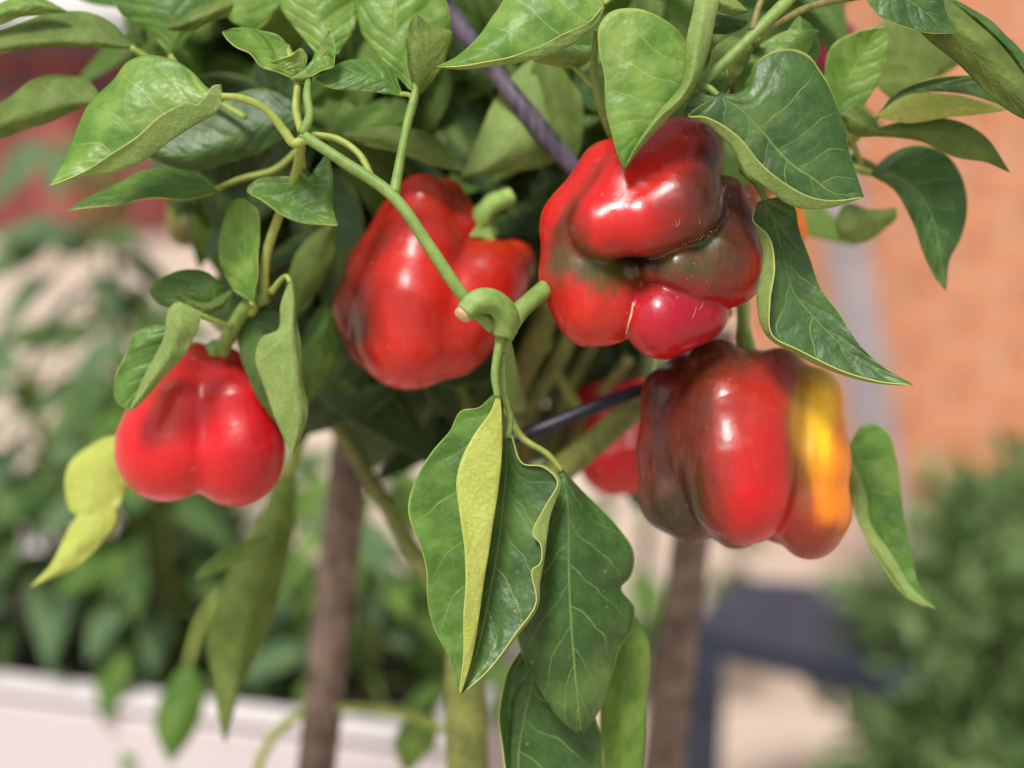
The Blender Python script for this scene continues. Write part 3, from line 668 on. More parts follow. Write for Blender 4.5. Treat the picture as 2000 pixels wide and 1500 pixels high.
leaf([[(492, 592), (455, 565), (433, 525), (430, 460), (445, 410), (462, 388)], [(493, 592), (480, 540), (480, 470), (478, 430), (470, 388)],
      [(495, 592), (503, 540), (506, 460), (502, 410), (478, 388)]],
     zb=-220, zt=-230, dz=[-20, 4, 20], mats=('toplight', 'under'), pet=[(492, 590, -220, 6), (498, 602, -240, 6), (490, 612, -262, 8)])
leaf([[(590, 325), (570, 345), (530, 345), (500, 352), (482, 372), (510, 392), (555, 422), (600, 436), (660, 441)],
      [(592, 325), (580, 360), (570, 385), (600, 410), (630, 425), (660, 441)],
      [(594, 325), (610, 345), (640, 300), (648, 340), (650, 390), (652, 415), (660, 441)]],
     zb=-170, zt=-120, dz=[0, -10, -40], us=[-1, 0, 1], mats=('top', 'under'), ripple=2, pet=[(592, 328, -170, 6), (590, 300, -150, 6), (592, 275, -90, 7)])
leaf([[(425, 365), (400, 345), (350, 331), (285, 334), (220, 362), (130, 411)], [(425, 370), (380, 360), (300, 362), (220, 385), (130, 411)],
      [(424, 376), (380, 388), (300, 388), (220, 400), (130, 412)]],
     zb=-230, zt=-180, dz=[-40, 0, 20], mats=('top', 'under'), pet=[(420, 370, -230, 6), (470, 350, -310, 6), (540, 330, -330, 7), (585, 290, -330, 7)])
leaf([[(600, 150), (575, 105), (545, 72), (500, 56), (460, 55), (434, 62)], [(605, 160), (570, 140), (540, 110), (500, 80), (434, 62)],
      [(600, 165), (560, 150), (530, 138), (485, 105), (455, 90), (434, 64)]], zb=-120, zt=-80, dz=[-30, -20, 25], mats=('toplight', 'under'), ripple=3.0)
leaf([[(590, 150), (600, 110), (590, 95), (560, 110), (540, 118), (525, 122)], [(592, 156), (570, 140), (525, 124)]], zb=-105, zt=-70, mats=('toplight', 'under'), cup=-4, n_v=24)
leaf([[(610, 165), (620, 120), (640, 90), (642, 58), (655, 100), (652, 130)], [(606, 168), (600, 158), (570, 156), (600, 150), (652, 131)]],
     zb=-100, zt=-80, mats=('toplight', 'under'), cup=-14, ripple=3)
leaf([[(785, 180), (765, 135), (735, 118), (690, 116), (650, 132), (618, 152)], [(785, 182), (740, 150), (690, 145), (618, 154)], [(783, 188), (740, 180), (690, 176), (640, 170), (618, 156)]],
     zb=-120, zt=-110, dz=[-30, 0, 12], mats=('top', 'under'), pet=[(783, 184, -120, 5), (800, 186, -100, 5), (812, 198, -80, 6)])
leaf([[(815, 185), (800, 150), (796, 90), (798, 45), (812, 28)], [(818, 185), (815, 140), (812, 90), (815, 28)], [(822, 185), (850, 150), (872, 110), (883, 62), (850, 52), (835, 46), (818, 29)]],
     zb=-75, zt=-70, dz=[0, 22, -10], us=[-1, -.6, 1], face='under', mats=('toplight', 'underolive'), ripple=2)
leaf([[(830, 170), (860, 120), (880, 40), (850, -40), (800, -90)], [(815, 180), (790, 120), (770, 40), (780, -30), (800, -90)], [(800, 175), (760, 130), (705, 60), (700, -20), (795, -90)]],
     zb=-180, zt=-190, dz=[-20, 0, -10], mats=('toplight', 'under'), ripple=3)
leaf([[(660, 105), (690, 60), (700, 0), (690, -60), (640, -100)], [(640, 105), (625, 50), (615, 0), (620, -50), (636, -100)], [(620, 108), (580, 60), (545, 0), (560, -60), (632, -100)]],
     zb=-190, zt=-210, dz=[-20, 0, -20], mats=('toplight', 'under'), ripple=3)
leaf([[(258, 88), (225, 48), (170, 24), (100, 24), (40, 42), (-60, 85)], [(260, 92), (200, 80), (120, 75), (40, 82), (-60, 100)], [(255, 96), (200, 94), (120, 90), (40, 98), (-60, 118)]],
     zb=-260, zt=-250, dz=[-30, 10, 0], face='under', mats=('top', 'underolive'), pet=[(255, 92, -260, 6), (300, 120, -280, 6), (380, 170, -300, 6), (480, 230, -260, 6)])
leaf([[(200, 195), (175, 160), (120, 145), (60, 160), (10, 195), (-60, 240)], [(202, 198), (140, 200), (70, 215), (0, 240), (-60, 265)], [(198, 202), (150, 215), (80, 245), (20, 265), (-60, 290)]],
     zb=-280, zt=-270, dz=[-20, 14, -10], face='under', mats=('top', 'underolive'), pet=[(198, 198, -280, 6), (260, 230, -300, 6), (400, 300, -400, 7)])
leaf([[(130, 20), (60, -10), (0, 5), (-60, 30)], [(130, 24), (60, 30), (0, 45), (-60, 60)]], zb=-240, zt=-240, mats=('toplight', 'underolive'))
leaf([[(330, 110), (290, 60), (240, 30), (215, -20), (230, -70)], [(335, 108), (380, 60), (400, 0), (350, -50), (240, -70)]], zb=-320, zt=-330, mats=('top', 'underolive'), cup=14,
     pet=[(332, 108, -320, 6), (360, 150, -320, 7), (440, 200, -330, 7)])
leaf([[(470, -10), (450, 25), (400, 48), (350, 62), (322, 55)], [(472, -5), (430, 0), (380, 20), (322, 54)]], zb=-300, zt=-260, face='under', mats=('top', 'underolive'))
leaf([[(560, -20), (500, 60), (440, 30), (400, -30), (420, -80)], [(562, -20), (600, -60), (540, -100), (440, -90), (422, -80)]], zb=-280, zt=-300, mats=('toplight', 'under'))
leaf([[(575, 200), (520, 175), (440, 190), (370, 225), (310, 250), (270, 290)], [(578, 225), (520, 240), (450, 270), (380, 300), (270, 292)], [(575, 250), (520, 290), (450, 318), (380, 335), (320, 320), (270, 294)]],
     zb=-300, zt=-280, dz=[-30, 0, -20], mats=('topdark', 'underolive'), ripple=3)
leaf([[(905, 330), (850, 270), (790, 248), (720, 250), (668, 262)], [(905, 335), (850, 325), (780, 300), (720, 285), (668, 264)]], zb=-330, zt=-300, face='under', mats=('top', 'underolive'), cup=10)
leaf([[(1050, 100), (1000, 150), (955, 215), (930, 280), (898, 345)], [(1052, 98), (1050, 180), (1010, 270), (960, 320), (898, 346)], [(1055, 100), (1130, 180), (1130, 260), (1070, 325), (980, 335), (899, 347)]],
     zb=-430, zt=-400, dz=[-10, 25, -20], face='under', mats=('top', 'under'), ripple=3)
leaf([[(1060, 95), (1040, 130), (1050, 230), (1080, 300), (1110, 330)], [(1064, 95), (1110, 150), (1140, 230), (1130, 300), (1112, 332)]], zb=-410, zt=-420, face='under', mats=('top', 'underolive'))
leaf([[(440, 560), (400, 530), (340, 532), (292, 566), (310, 592), (350, 600)], [(442, 565), (430, 600), (400, 620), (370, 612), (352, 601)]], zb=-270, zt=-260, mats=('top', 'under'))
leaf([[(345, 560), (370, 580), (400, 592), (440, 572), (455, 565)], [(345, 562), (370, 605), (400, 610), (440, 600), (457, 566)]], zb=-230, zt=-250, face='under', mats=('top', 'underolive'), cup=8, n_v=24)
leaf([[(480, 610), (465, 660), (478, 720), (500, 770), (540, 830)], [(485, 608), (540, 610), (560, 680), (555, 760), (543, 831)]], zb=-300, zt=-300, mats=('topdark', 'underolive'))
leaf([[(245, 848), (190, 862), (140, 900), (126, 950), (140, 1000), (180, 1010)], [(250, 852), (262, 900), (245, 960), (220, 1000), (182, 1012)]], zb=-540, zt=-520, face='under', mats=('toplight', 'underyellow'), cup=16, ripple=3,
     parts=[([[(200, 965), (150, 1010), (120, 1060), (95, 1110), (58, 1146)], [(203, 968), (230, 1010), (200, 1060), (150, 1105), (60, 1147)]], dict(zb=-525, zt=-500, cup=12, face='under'))],
     pet=[(248, 850, -540, 6), (300, 830, -560, 7), (380, 780, -600, 8)])
leaf([[(545, 930), (500, 1020), (440, 1130), (408, 1230), (415, 1340), (438, 1450)], [(550, 930), (530, 1050), (490, 1180), (460, 1320), (440, 1450)], [(580, 930), (575, 1030), (550, 1150), (500, 1280), (460, 1380), (441, 1451)]],
     zb=-800, zt=-760, dz=[-10, 16, -20], face='under', mats=('top', 'underolive'), ripple=3, pet=[(560, 932, -800, 9), (580, 880, -800, 9), (620, 790, -820, 10)])
leaf([[(520, 1045), (470, 1060), (400, 1100), (380, 1130)], [(522, 1048), (480, 1090), (420, 1120), (382, 1132)]], zb=-600, zt=-580, mats=('toplight', 'under'), n_v=24)
leaf([[(365, 1290), (320, 1350), (302, 1420), (330, 1490)], [(372, 1290), (400, 1350), (380, 1430), (332, 1492)]], zb=-1500, zt=-1450, mats=('top', 'underolive'), cup=20, pet=[(368, 1295, -1500, 7), (400, 1200, -1520, 7), (480, 1120, -1520, 7)])
leaf([[(850, 1395), (800, 1400), (770, 1450), (790, 1510)], [(852, 1398), (850, 1450), (820, 1490), (792, 1512)]], zb=-1150, zt=-1150, mats=('toplight', 'under'),
     pet=[(900, 1440, -1000, 8), (790, 1395, -1100, 9), (680, 1382, -1130, 9), (570, 1405, -1140, 9), (515, 1470, -1140, 9), (490, 1560, -1140, 9)])
leaf([[(640, 580), (600, 640), (585, 720), (600, 790)], [(645, 582), (660, 640), (640, 730), (602, 792)]], zb=-480, zt=-480, mats=('top', 'underolive'))
leaf([[(650, 430), (590, 480), (560, 560), (575, 620)], [(655, 432), (650, 500), (620, 570), (578, 622)]], zb=-420, zt=-430, face='under', mats=('top', 'underolive'))
# --- right side leaves ------------------------------------------------------------
leaf([[(1680, -40), (1692, 0), (1712, 28), (1760, 50), (1815, 65), (1866, 65)], [(1700, -60), (1750, -20), (1800, 20), (1866, 65)], [(1720, -80), (1790, -60), (1838, -20), (1850, 30), (1866, 64)]],
     zb=-20, zt=-10, dz=[10, 0, -20], mats=('topdark', 'under'))
leaf([[(1780, -20), (1860, 0), (1915, 40), (1965, 95), (2010, 160), (2030, 240)], [(1770, 0), (1850, 25), (1905, 75), (1965, 135), (2010, 200), (2030, 241)],
      [(1760, 20), (1810, 75), (1870, 125), (1930, 185), (1990, 228), (2030, 242)]],
     zb=-60, zt=-40, dz=[-40, 30, -10], us=[-1, -.8, 1], face='under', mats=('topdark', 'underolive'), ripple=1.5)
leaf([[(1845, -10), (1905, 20), (1965, 70), (2020, 130), (2060, 200)], [(1850, 0), (1905, 45), (1960, 100), (2010, 165), (2060, 202)]], zb=-80, zt=-80, mats=('topdark', 'underolive'))
leaf([[(1715, 222), (1750, 182), (1800, 158), (1860, 148), (1915, 152), (1968, 212)], [(1716, 222), (1770, 190), (1850, 180), (1910, 190), (1969, 212)]], zb=-220, zt=-190, mats=('topdark', 'underolive'), cup=-6)
leaf([[(1712, 226), (1760, 190), (1850, 184), (1920, 198), (1969, 213)], [(1713, 228), (1770, 240), (1850, 230), (1920, 222), (1969, 215)]], zb=-215, zt=-188, face='under', mats=('toplight', 'underyellow'), cup=8,
     pet=[(1714, 226, -220, 6), (1690, 250, -260, 7), (1650, 290, -320, 8)])
leaf([[(1700, 255), (1760, 238), (1850, 232), (1915, 260), (1950, 300), (1972, 335)], [(1700, 260), (1780, 255), (1870, 270), (1930, 300), (1972, 336)], [(1700, 265), (1790, 275), (1870, 308), (1930, 318), (1972, 337)]],
     zb=-240, zt=-200, dz=[-10, 12, 0], mats=('top', 'underolive'), face='under')
leaf([[(1700, 335), (1740, 300), (1790, 284), (1840, 296), (1875, 340), (1890, 400), (1878, 460), (1855, 510), (1848, 565)],
      [(1700, 338), (1760, 350), (1810, 400), (1830, 460), (1840, 520), (1847, 566)],
      [(1700, 342), (1745, 370), (1780, 430), (1805, 500), (1825, 540), (1846, 567)]],
     zb=-300, zt=-280, dz=[-20, 10, 0], us=[-1, 0, .8], mats=('topdark', 'under'), pet=[(1702, 338, -300, 7), (1680, 332, -320, 8), (1640, 315, -350, 9)])
leaf([[(1750, 405), (1700, 410), (1650, 400), (1632, 430), (1640, 465)], [(1752, 425), (1720, 455), (1680, 475), (1642, 467)]], zb=-420, zt=-420, face='under', mats=('top', 'under'), cup=24)
leaf([[(1640, 245), (1612, 160), (1625, 90), (1680, 60), (1735, 52)], [(1645, 247), (1690, 200), (1725, 140), (1736, 54)]], zb=-260, zt=-240, mats=('toplight', 'under'), cup=-8,
     pet=[(1642, 246, -260, 6), (1665, 280, -300, 6), (1680, 320, -350, 7)])
leaf([[(1800, 180), (1760, 200), (1715, 170), (1690, 120), (1700, 60)], [(1803, 180), (1840, 130), (1820, 70), (1760, 20), (1702, 58)]], zb=-400, zt=-400, face='under', mats=('top', 'underolive'), cup=10)
leaf([[(1880, 120), (1830, 150), (1780, 120), (1750, 40), (1740, -30)], [(1882, 118), (1860, 60), (1800, -10), (1742, -32)]], zb=-420, zt=-420, face='under', mats=('top', 'underolive'), cup=10)
leaf([[(1600, 60), (1560, 130), (1520, 160), (1470, 180), (1440, 210)], [(1602, 58), (1540, 60), (1480, 90), (1440, 140), (1438, 208)]], zb=-140, zt=-120, mats=('toplight', 'under'))
leaf([[(1470, 90), (1440, 70), (1400, 90), (1380, 140), (1372, 190)], [(1472, 95), (1450, 140), (1410, 180), (1374, 192)]], zb=-90, zt=-70, face='under', mats=('top', 'underolive'))
leaf([[(1460, 40), (1430, 10), (1400, 20), (1380, 60)], [(1462, 42), (1440, 60), (1410, 68), (1382, 64)]], zb=-120, zt=-90, mats=('topdark', 'underolive'), n_v=24)
leaf([[(1460, 20), (1420, -10), (1370, -20), (1340, -10)], [(1462, 24), (1430, 30), (1380, 10), (1342, -8)]], zb=-60, zt=-60, face='under', mats=('top', 'under'), n_v=24)
leaf([[(1420, 215), (1425, 160), (1418, 130), (1412, 105)], [(1380, 215), (1395, 160), (1405, 130), (1411, 104)]], zb=-50, zt=-60, mats=('top', 'under'), n_v=24, cup=4)
leaf([[(1560, 30), (1590, 60), (1600, 110), (1560, 120)], [(1562, 28), (1540, 60), (1535, 100), (1558, 122)]], zb=-160, zt=-160, mats=('top', 'under'))
leaf([[(1640, 220), (1660, 205), (1700, 225), (1722, 262)], [(1640, 225), (1660, 260), (1690, 268), (1720, 264)]], zb=-200, zt=-220, mats=('top', 'underolive'), face='under', n_v=24)
leaf([[(1160, 90), (1110, 90), (1070, 95), (1040, 118)], [(1162, 95), (1140, 130), (1090, 130), (1042, 120)]], zb=-180, zt=-160, mats=('toplight', 'under'), n_v=24)
leaf([[(1660, 865), (1690, 826), (1728, 838), (1752, 900), (1762, 990), (1778, 1070), (1795, 1140), (1828, 1190)],
      [(1660, 868), (1690, 920), (1710, 1000), (1745, 1080), (1780, 1150), (1828, 1190)],
      [(1655, 872), (1662, 950), (1690, 1040), (1725, 1110), (1772, 1165), (1828, 1191)]],
     zb=-330, zt=-250, dz=[-20, -10, 20], us=[-1, 0, 1], mats=('top', 'under'), pet=[(1660, 870, -330, 7), (1620, 840, -380, 8), (1540, 780, -480, 9)],
     parts=[([[(1664, 900), (1690, 960), (1700, 1020), (1740, 1080), (1780, 1145), (1827, 1189)], [(1655, 900), (1660, 970), (1685, 1040), (1725, 1112), (1772, 1167), (1827, 1191)]],
             dict(zb=-305, zt=-245, cup=4, face='under'))])
# --- filler leaves deeper in the same plant (shared blades) ---------------------------
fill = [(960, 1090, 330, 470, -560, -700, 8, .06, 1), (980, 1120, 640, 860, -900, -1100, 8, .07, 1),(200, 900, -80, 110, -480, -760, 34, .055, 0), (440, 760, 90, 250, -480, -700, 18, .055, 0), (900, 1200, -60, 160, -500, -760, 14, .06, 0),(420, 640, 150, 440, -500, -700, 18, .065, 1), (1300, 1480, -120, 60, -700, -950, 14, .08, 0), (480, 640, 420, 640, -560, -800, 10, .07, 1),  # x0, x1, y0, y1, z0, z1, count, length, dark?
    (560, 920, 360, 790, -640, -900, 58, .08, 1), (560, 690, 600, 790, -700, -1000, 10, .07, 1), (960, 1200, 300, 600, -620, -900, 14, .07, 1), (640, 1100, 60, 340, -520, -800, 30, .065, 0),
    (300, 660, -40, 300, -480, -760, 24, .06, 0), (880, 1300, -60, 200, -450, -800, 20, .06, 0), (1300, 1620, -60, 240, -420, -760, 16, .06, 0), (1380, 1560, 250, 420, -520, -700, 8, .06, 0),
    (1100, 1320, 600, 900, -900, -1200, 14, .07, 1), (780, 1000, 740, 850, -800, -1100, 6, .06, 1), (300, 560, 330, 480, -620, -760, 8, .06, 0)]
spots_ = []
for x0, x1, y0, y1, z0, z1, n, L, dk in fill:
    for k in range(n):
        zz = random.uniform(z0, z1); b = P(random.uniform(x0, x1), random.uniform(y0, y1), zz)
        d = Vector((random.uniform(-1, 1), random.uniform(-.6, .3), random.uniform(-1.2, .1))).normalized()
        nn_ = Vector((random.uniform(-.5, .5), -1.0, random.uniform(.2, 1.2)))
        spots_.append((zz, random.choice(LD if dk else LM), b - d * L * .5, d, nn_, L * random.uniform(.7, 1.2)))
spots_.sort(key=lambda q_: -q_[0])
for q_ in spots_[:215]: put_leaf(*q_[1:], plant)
bmj = bmesh.new(); mats_ = []                                      # the deepest, smallest-showing leaves as one mass
for q_ in spots_[215:]:
    o = put_leaf(*q_[1:], plant); me = o.data.copy(); me.transform(Matrix.LocRotScale(o.location, o.rotation_euler, o.scale))
    bpy.data.objects.remove(o)
    for m in me.materials:
        if m.name not in mats_: mats_.append(m.name)
    mi = np.empty(len(me.polygons), dtype=np.int32); me.polygons.foreach_get('material_index', mi)
    rm = np.array([mats_.index(m.name) for m in me.materials], dtype=np.int32); me.polygons.foreach_set('material_index', rm[mi])
    bmj.from_mesh(me); bpy.data.meshes.remove(me)
mj = bpy.data.meshes.new('deep_foliage'); bmj.to_mesh(mj); bmj.free()
for m in mats_: mj.materials.append(bpy.data.materials[m])
tag(link('deep_foliage', mj, plant), kind='stuff')

# ================================================================== THE PEPPERS
def smin(a, b, k):
    h = np.clip(0.5 + 0.5 * (b - a) / k, 0, 1); return b * (1 - h) + a * h - k * h * (1 - h)
def caps(p, a, b):
    a = np.array(a, float); b = np.array(b, float); pa = p - a[:3]; ba = b[:3] - a[:3]
    h = np.clip((pa @ ba) / max(ba @ ba, 1e-9), 0, 1); return np.linalg.norm(pa - h[:, None] * ba, axis=1) - (a[3] + (b[3] - a[3]) * h)
def lobe(p, pts, k=26):
    d = None
    for i in range(max(1, len(pts) - 1)):
        a = pts[i]; b = pts[min(i + 1, len(pts) - 1)]; e = caps(p, a, b); d = e if d is None else smin(d, e, k)
    return d
def sdf_of(groups, core=None, kk=9, ks=None):
    def f(p):
        d = None
        if core is not None:
            c, r = np.array(core[0], float), np.array(core[1], float)
            d = (np.linalg.norm((p - c) / r, axis=1) - 1) * r.min()
        for g in groups:
            e = lobe(p, g); d = e if d is None else smin(d, e, kk)
        return d
    return f
def bell_pepper(groups, core, origin, base, spots, label, stalk=None, calyx=None, kk=9, sub=7, dents=0.8, seed=1, loc=None):
    f = sdf_of(groups, core, kk)
    bm = bmesh.new(); bmesh.ops.create_icosphere(bm, subdivisions=sub, radius=1.0)
    dirs = np.array([v.co[:] for v in bm.verts]); fs = np.array([[v.index for v in fc.verts] for fc in bm.faces]); bm.free()
    O = np.array(origin, float); R = 420.0
    r = np.full(len(dirs), R)
    for _ in range(70):
        d = f(O + dirs * r[:, None]); r = np.maximum(r - d * 0.75, 5.0)
    pts = O + dirs * r[:, None]
    rs = np.random.RandomState(seed); dd = 0
    for k in range(5):
        v = rs.normal(size=3); v /= np.linalg.norm(v); dd = dd + np.sin(pts @ v * rs.uniform(.015, .04) + rs.uniform(0, 6))
    pts = pts + dirs * (dd * dents)[:, None]
    col = np.tile(np.array(base[:3], float), (len(pts), 1))
    wx = sum(np.sin(pts @ (rs.normal(size=3) * fq) + rs.uniform(0, 6)) / (1 + i_ * .5) for i_, fq in enumerate((.02, .035, .06, .1, .16)))
    wy = sum(np.sin(pts @ (rs.normal(size=3) * fq) + rs.uniform(0, 6)) / (1 + i_ * .5) for i_, fq in enumerate((.02, .035, .06, .1, .16)))
    sx = np.sin(pts[:, 0] * .42 + 2 * np.sin(pts[:, 1] * .02)) * .5 + np.sin(pts[:, 0] * .93 + pts[:, 1] * .03) * .4
    for (x, y, rx, ry, rot, c, s) in spots:
        a = math.radians(rot); X = (pts[:, 0] - x) * math.cos(a) + (pts[:, 1] - y) * math.sin(a); Y = -(pts[:, 0] - x) * math.sin(a) + (pts[:, 1] - y) * math.cos(a)
        X = X + wx * min(7, rx * .22) + sx * min(2.2, rx * .08); Y = Y + wy * min(9, ry * .22) + sx * min(10, ry * .1); wgt = s * np.exp(-((X / rx) ** 2 + (Y / ry) ** 2) ** 1.3); col = col * (1 - wgt[:, None]) + np.array(c[:3]) * wgt[:, None]
    W = PN(pts[:, :3])
    # P units mirror handedness (y down, z to camera): orient by volume
    v0, v1, v2 = W[fs[:, 0]], W[fs[:, 1]], W[fs[:, 2]]; cc = W.mean(0)
    if np.einsum('ij,ij->i', np.cross(v1 - v0, v2 - v0), v0 - cc).sum() < 0: fs = fs[:, ::-1]
    root = empty('bell_pepper', Vector(cc), label=label, cat='bell pepper')
    body = mesh('fruit', W, fs, M['pepper'], col=col, parent=root)
    if stalk: tube('stalk', stalk, M['stalk'], root, sides=12, wob=.06)
    if calyx:
        cx, cy, cz, rr, nx, ny, nz_ = calyx                       # a lobed green cap round the stalk foot
        ax = np.array([nx, ny, nz_], float); ax /= np.linalg.norm(ax); a1 = np.cross(ax, [0.3, 0.2, .9]); a1 /= np.linalg.norm(a1); a2 = np.cross(ax, a1)
        vs = [np.array([cx, cy, cz]) + ax * rr * .55]; K = 30
        for ring, (rad, hgt) in enumerate([(.3, .5), (.6, .22), (.85, .02), (1.0, -.16)]):
            for k in range(K):
                an = 2 * math.pi * k / K; lob = 1 + (.12 * math.cos(6 * an)) * (ring / 3)
                vs.append(np.array([cx, cy, cz]) + (a1 * math.cos(an) + a2 * math.sin(an)) * rr * rad * lob + ax * rr * hgt)
        fc = [(0, 1 + k, 1 + (k + 1) % K) for k in range(K)]
        for ring in range(3):
            for k in range(K): o_ = 1 + ring * K; fc.append((o_ + k, o_ + K + k, o_ + K + (k + 1) % K, o_ + (k + 1) % K))
        mesh('calyx', PN(np.array(vs)), fc, M['stalk'], parent=root)
    return root, body, f
RED = (0.52, 0.008, 0.007); ORED = (0.56, 0.032, 0.006); MAG = (0.36, 0.003, 0.020); BRN = (0.062, 0.020, 0.008); DBRN = (0.040, 0.016, 0.012)
OLV = (0.055, 0.055, 0.014); DOLV = (0.028, 0.028, 0.010); ORG = (0.80, 0.22, 0.008); YEL = (0.85, 0.50, 0.012); GRN = (0.05, 0.075, 0.015)
# large twisted pepper
p1, p1b, f1 = bell_pepper(
    [[(1335, 300, -130, 70), (1322, 395, -80, 86), (1262, 425, -62, 72), (1177, 438, -72, 64), (1240, 370, -95, 72), (1335, 300, -130, 70)],
     [(1195, 345, -175, 72), (1142, 440, -145, 82), (1138, 540, -140, 80), (1165, 590, -140, 82), (1195, 600, -140, 66)],
     [(1282, 600, -150, 54), (1298, 620, -130, 76), (1350, 605, -150, 76)],
     [(1418, 385, -180, 44), (1424, 440, -165, 50), (1408, 500, -135, 71), (1412, 528, -140, 70), (1370, 532, -112, 62), (1330, 520, -92, 48), (1285, 522, -104, 38)],
     [(1228, 528, -128, 34), (1252, 518, -130, 30)]],
    ((1265, 475, -245), (160, 175, 132)), (1270, 480, -190), RED,
    [(1330, 610, 150, 95, 0, MAG, .9), (1165, 640, 80, 60, 0, ORED, .6), (1400, 345, 86, 165, 12, DBRN, .97), (1350, 440, 72, 56, 0, BRN, .85),
     (1432, 468, 102, 150, 0, BRN, .98), (1325, 515, 95, 44, 12, OLV, .97), (1488, 560, 30, 70, 15, RED, .9), (1420, 600, 60, 18, -20, RED, .7), (1330, 600, 95, 34, 10, MAG, .8), (1412, 440, 9, 45, 12, DOLV, .8), (1375, 475, 34, 9, -35, DOLV, .8),  # the two thin DOLV streaks paint crevice shade along the right seam
     (1130, 470, 32, 45, 0, BRN, .85), (1100, 490, 24, 80, 8, OLV, .8), (1150, 525, 75, 42, 15, OLV, .95), (1112, 420, 16, 60, 25, BRN, .8), (1165, 335, 12, 60, 35, (.16,.02,.012), .6), (1200, 535, 62, 34, 0, GRN, .9),  # narrow dark bands at the left lobe seam are painted crease shade
     (1250, 512, 40, 22, 0, (.012,.012,.008), .97), (1385, 470, 30, 18, -35, GRN, .9), (1235, 440, 100, 40, -8, RED, .5), (1320, 260, 40, 30, 0, ORED, .5)],  # near-black spot paints the shade of the central hollow
    'large glossy red and brown bell pepper twisted with its folded underside facing out', kk=9, seed=3, dents=1.4)
def on1(x, y, lift=1.5):
    zz = 60.0
    for _ in range(80):
        d = f1(np.array([[x, y, zz]]))[0]
        if d < .3: break
        zz -= d * .7
    return (x, y, zz + lift)
tube('scar', [(*on1(1236, 590), 1.0), (*on1(1234, 610), 2.2), (*on1(1228, 632), 2.2), (*on1(1223, 652), 1.0)], M['cork'], p1b, sides=6)
def blobs(name, items, mat, parent, kind=None):
    vs, fs = [], []
    for (x, y, zz, rx, ry, rot) in items:
        o_ = len(vs); K = 7; c = np.array([x, y, zz])
        for k in range(K):
            a = 6.283 * k / K; X = rx * math.cos(a); Y = ry * math.sin(a); vs.append(PN(c + [X * math.cos(rot) - Y * math.sin(rot), X * math.sin(rot) + Y * math.cos(rot), -1.5]))
        vs.append(PN(c + [0, 0, 1.0])); fs += [(o_ + k, o_ + (k + 1) % K, o_ + K) for k in range(K)]
    o = mesh(name, vs, fs, mat, parent=parent); 
    if kind: o['kind'] = kind
    return o
its = []
seam = catmull(np.array([(1416, 352, 0), (1424, 380, 0), (1422, 410, 0), (1412, 432, 0), (1392, 452, 0), (1366, 466, 0), (1335, 476, 0)], float), 34)
for x, y, _ in seam: its.append((*on1(x + random.uniform(-2, 2), y + random.uniform(-2, 2), .5), random.uniform(.5, 1.1), random.uniform(1.0, 2.4), random.uniform(0, 3)))
for _ in range(16): its.append((*on1(random.uniform(1270, 1400), random.uniform(495, 560), .4), .5, random.uniform(.8, 1.6), random.uniform(0, 3)))
for _ in range(7): its.append((*on1(random.uniform(1085, 1130), random.uniform(440, 520), .4), .5, random.uniform(.8, 1.8), random.uniform(0, 3)))
blobs('corky_speck', its, M['cork'], p1b, 'stuff')
hv, hf = [], []
for (x, y, L, a) in [(1322, 442, 14, 1.9), (1323, 442, 16, 1.3), (1321, 443, 10, 2.6), (1366, 604, 20, 1.1), (1352, 622, 26, 1.25), (1366, 438, 12, 1.7)]:
    x2, y2 = x + L * math.cos(a), y - L * math.sin(a); xm, ym = (x + x2) / 2 + 1.5, (y + y2) / 2 + 1
    v_, f_ = tube_data([(*on1(x, y, .6), .35), (*on1(xm, ym, 1.2), .3), (*on1(x2, y2, .5), .15)], sides=4); o_ = len(hv); hv += list(v_); hf += [tuple(i + o_ for i in t) for t in f_]
hh = mesh('fine_hair', hv, hf, M['cork'], parent=p1b); hh['kind'] = 'stuff'
# blocky pepper below it
bell_pepper(
    [[(1398, 718, -235, 60), (1428, 800, -205, 90), (1438, 900, -180, 100), (1450, 955, -180, 104), (1470, 900, -185, 96), (1490, 820, -205, 84), (1522, 738, -240, 58)],
     [(1308, 770, -275, 58), (1308, 880, -262, 60), (1316, 970, -258, 62), (1352, 1008, -256, 56)],
     [(1440, 1018, -270, 58)], [(1530, 1005, -262, 60)], [(1556, 820, -262, 56), (1560, 1010, -250, 56)],
     [(1586, 780, -225, 62), (1592, 900, -210, 67), (1590, 1000, -212, 68), (1582, 1034, -225, 60)],
     [(1345, 735, -300, 50), (1330, 820, -270, 50)]],
    ((1452, 862, -285), (178, 184, 166)), (1450, 875, -280), (0.38, 0.018, 0.010),
    [(1285, 850, 66, 230, 0, DBRN, .95), (1255, 760, 16, 110, 0, (.35, .02, .015), .6), (1320, 1000, 80, 90, 0, DOLV, .9), (1440, 1065, 100, 26, 0, DOLV, .9),
     (1400, 690, 200, 55, 0, BRN, .9), (1368, 860, 50, 220, 0, BRN, .92), (1470, 990, 70, 80, 0, (.58, .004, .008), .9), (1460, 880, 80, 60, 0, (.48, .010, .010), .7),
     (1560, 870, 26, 200, 0, BRN, .75), (1612, 815, 48, 195, -4, YEL, 1.0), (1656, 900, 24, 200, 0, ORG, .95), (1572, 860, 13, 210, 0, BRN, .45), (1594, 940, 9, 90, 0, (.45,.10,.01), .4), (1330, 1010, 70, 70, 0, DOLV, .8), (1632, 985, 46, 70, 0, ORG, .95), (1590, 1070, 90, 40, 0, (.22, .025, .012), .85), (1610, 720, 60, 30, 0, BRN, .4)],  # thinnest BRN streak paints groove shade beside the yellow lobe
    'blocky upright bell pepper striped brown, red and yellow orange hanging below the twisted one', kk=17, seed=5,
    stalk=[(1462, 700, -300, 20), (1452, 650, -320, 14), (1450, 590, -380, 13), (1440, 520, -420, 13)], calyx=(1462, 705, -300, 44, 0, -1, .1))
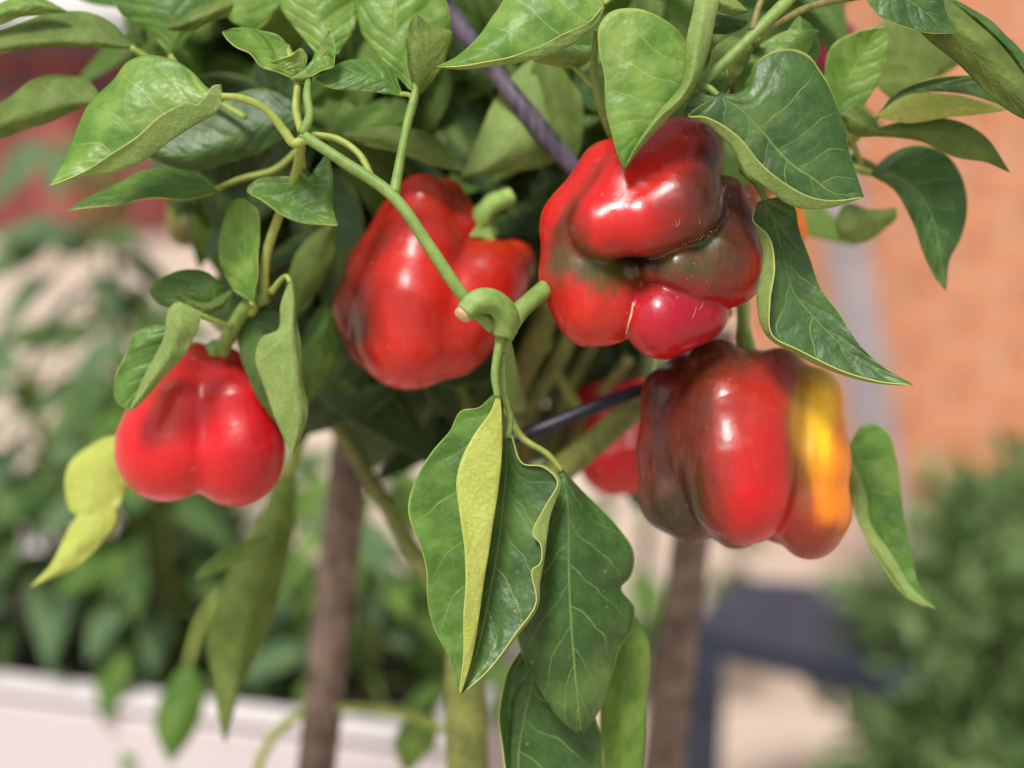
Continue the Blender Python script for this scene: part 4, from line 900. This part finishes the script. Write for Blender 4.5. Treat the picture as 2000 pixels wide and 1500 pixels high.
# middle pepper behind the stem
bell_pepper(
    [[(826, 396, -430, 56), (818, 490, -410, 84), (800, 590, -390, 106), (798, 652, -390, 110)],
     [(768, 412, -465, 24), (728, 525, -455, 48), (716, 605, -445, 62), (738, 660, -445, 64)],
     [(1000, 516, -470, 48), (945, 550, -430, 80), (900, 600, -415, 95), (870, 640, -410, 100)],
     [(868, 392, -480, 44), (890, 450, -450, 56)]],
    ((850, 570, -540), (140, 140, 115)), (830, 575, -480), (0.54, 0.018, 0.010),
    [(695, 640, 40, 80, 0, DBRN, .9), (668, 570, 30, 110, 15, BRN, .8), (870, 380, 70, 60, 30, ORED, .9), (890, 385, 40, 26, 30, BRN, .6), (990, 480, 110, 30, 0, ORED, .9), (1040, 520, 26, 60, 0, BRN, .8), (740, 470, 26, 60, 20, BRN, .5)],
    'long red bell pepper in the middle with a green stalk, crossed by a thin branch', kk=15, seed=8, dents=0.5,
    stalk=[(932, 446, -440, 24), (944, 418, -425, 20), (964, 398, -425, 19), (996, 384, -440, 20)], calyx=(934, 438, -440, 44, .35, -1, .5))
# left pepper
bell_pepper(
    [[(378, 716, -400, 48), (340, 790, -380, 80), (322, 870, -370, 92), (322, 885, -370, 94)],
     [(436, 716, -400, 42), (446, 790, -380, 78), (460, 880, -375, 92), (460, 898, -380, 90)]],
    ((400, 805, -420), (90, 95, 92)), (395, 835, -420), (0.60, 0.010, 0.014),
    [(330, 780, 60, 60, 0, ORED, .7), (430, 740, 70, 60, 0, (.40, .012, .014), .6), (500, 900, 70, 100, 0, (.36, .004, .010), .8), (405, 690, 50, 24, 0, ORED, .7)],
    'bright red heart-shaped bell pepper hanging at the left', kk=24, seed=12, dents=.4,
    stalk=[(420, 712, -420, 16), (432, 680, -400, 13), (450, 645, -300, 12), (470, 610, -270, 12)], calyx=(424, 682, -392, 34, .1, -1, .25))
# hidden red pepper behind
bell_pepper([[(1190, 800, -820, 60), (1200, 900, -800, 66)], [(1250, 800, -820, 60), (1250, 890, -800, 70)], [(1150, 790, -860, 44), (1170, 860, -840, 48)]],
            ((1215, 850, -870), (75, 90, 70)), (1215, 850, -850), (0.52, 0.012, 0.014), [(1150, 780, 60, 60, 0, MAG, .8)],
            'dark red bell pepper half hidden between the twisted and blocky peppers behind the black cane', sub=6, kk=16)
# orange pepper peeping out
bell_pepper([[(1520, 400, -340, 48), (1530, 450, -330, 50)], [(1470, 400, -350, 45), (1480, 450, -340, 50)]], ((1500, 425, -380), (60, 70, 55)), (1505, 430, -370), ORG,
            [(1440, 400, 50, 80, 0, (.10, .012, .02), .9)], 'orange bell pepper peeping out behind the dark pointed leaf at right', sub=6, kk=14)
# yellow-green young pepper far left
bell_pepper([[(362, 395, -960, 34), (364, 440, -950, 42)], [(405, 395, -960, 34), (402, 438, -950, 43)]], ((383, 420, -980), (50, 60, 45)), (383, 420, -970), (0.20, 0.19, 0.02),
            [(390, 475, 70, 34, 0, OLV, .9)], 'unripe yellow green bell pepper under the left leaves', sub=6, kk=14)
bell_pepper([[(1618, 70, -900, 26), (1615, 120, -900, 30)], [(1646, 70, -900, 26), (1642, 118, -900, 29)]], ((1630, 95, -910), (36, 44, 34)), (1630, 95, -905), (0.22, 0.010, 0.035),
            [], 'magenta red bell pepper small and blurred among the upper right leaves', sub=6, kk=14)
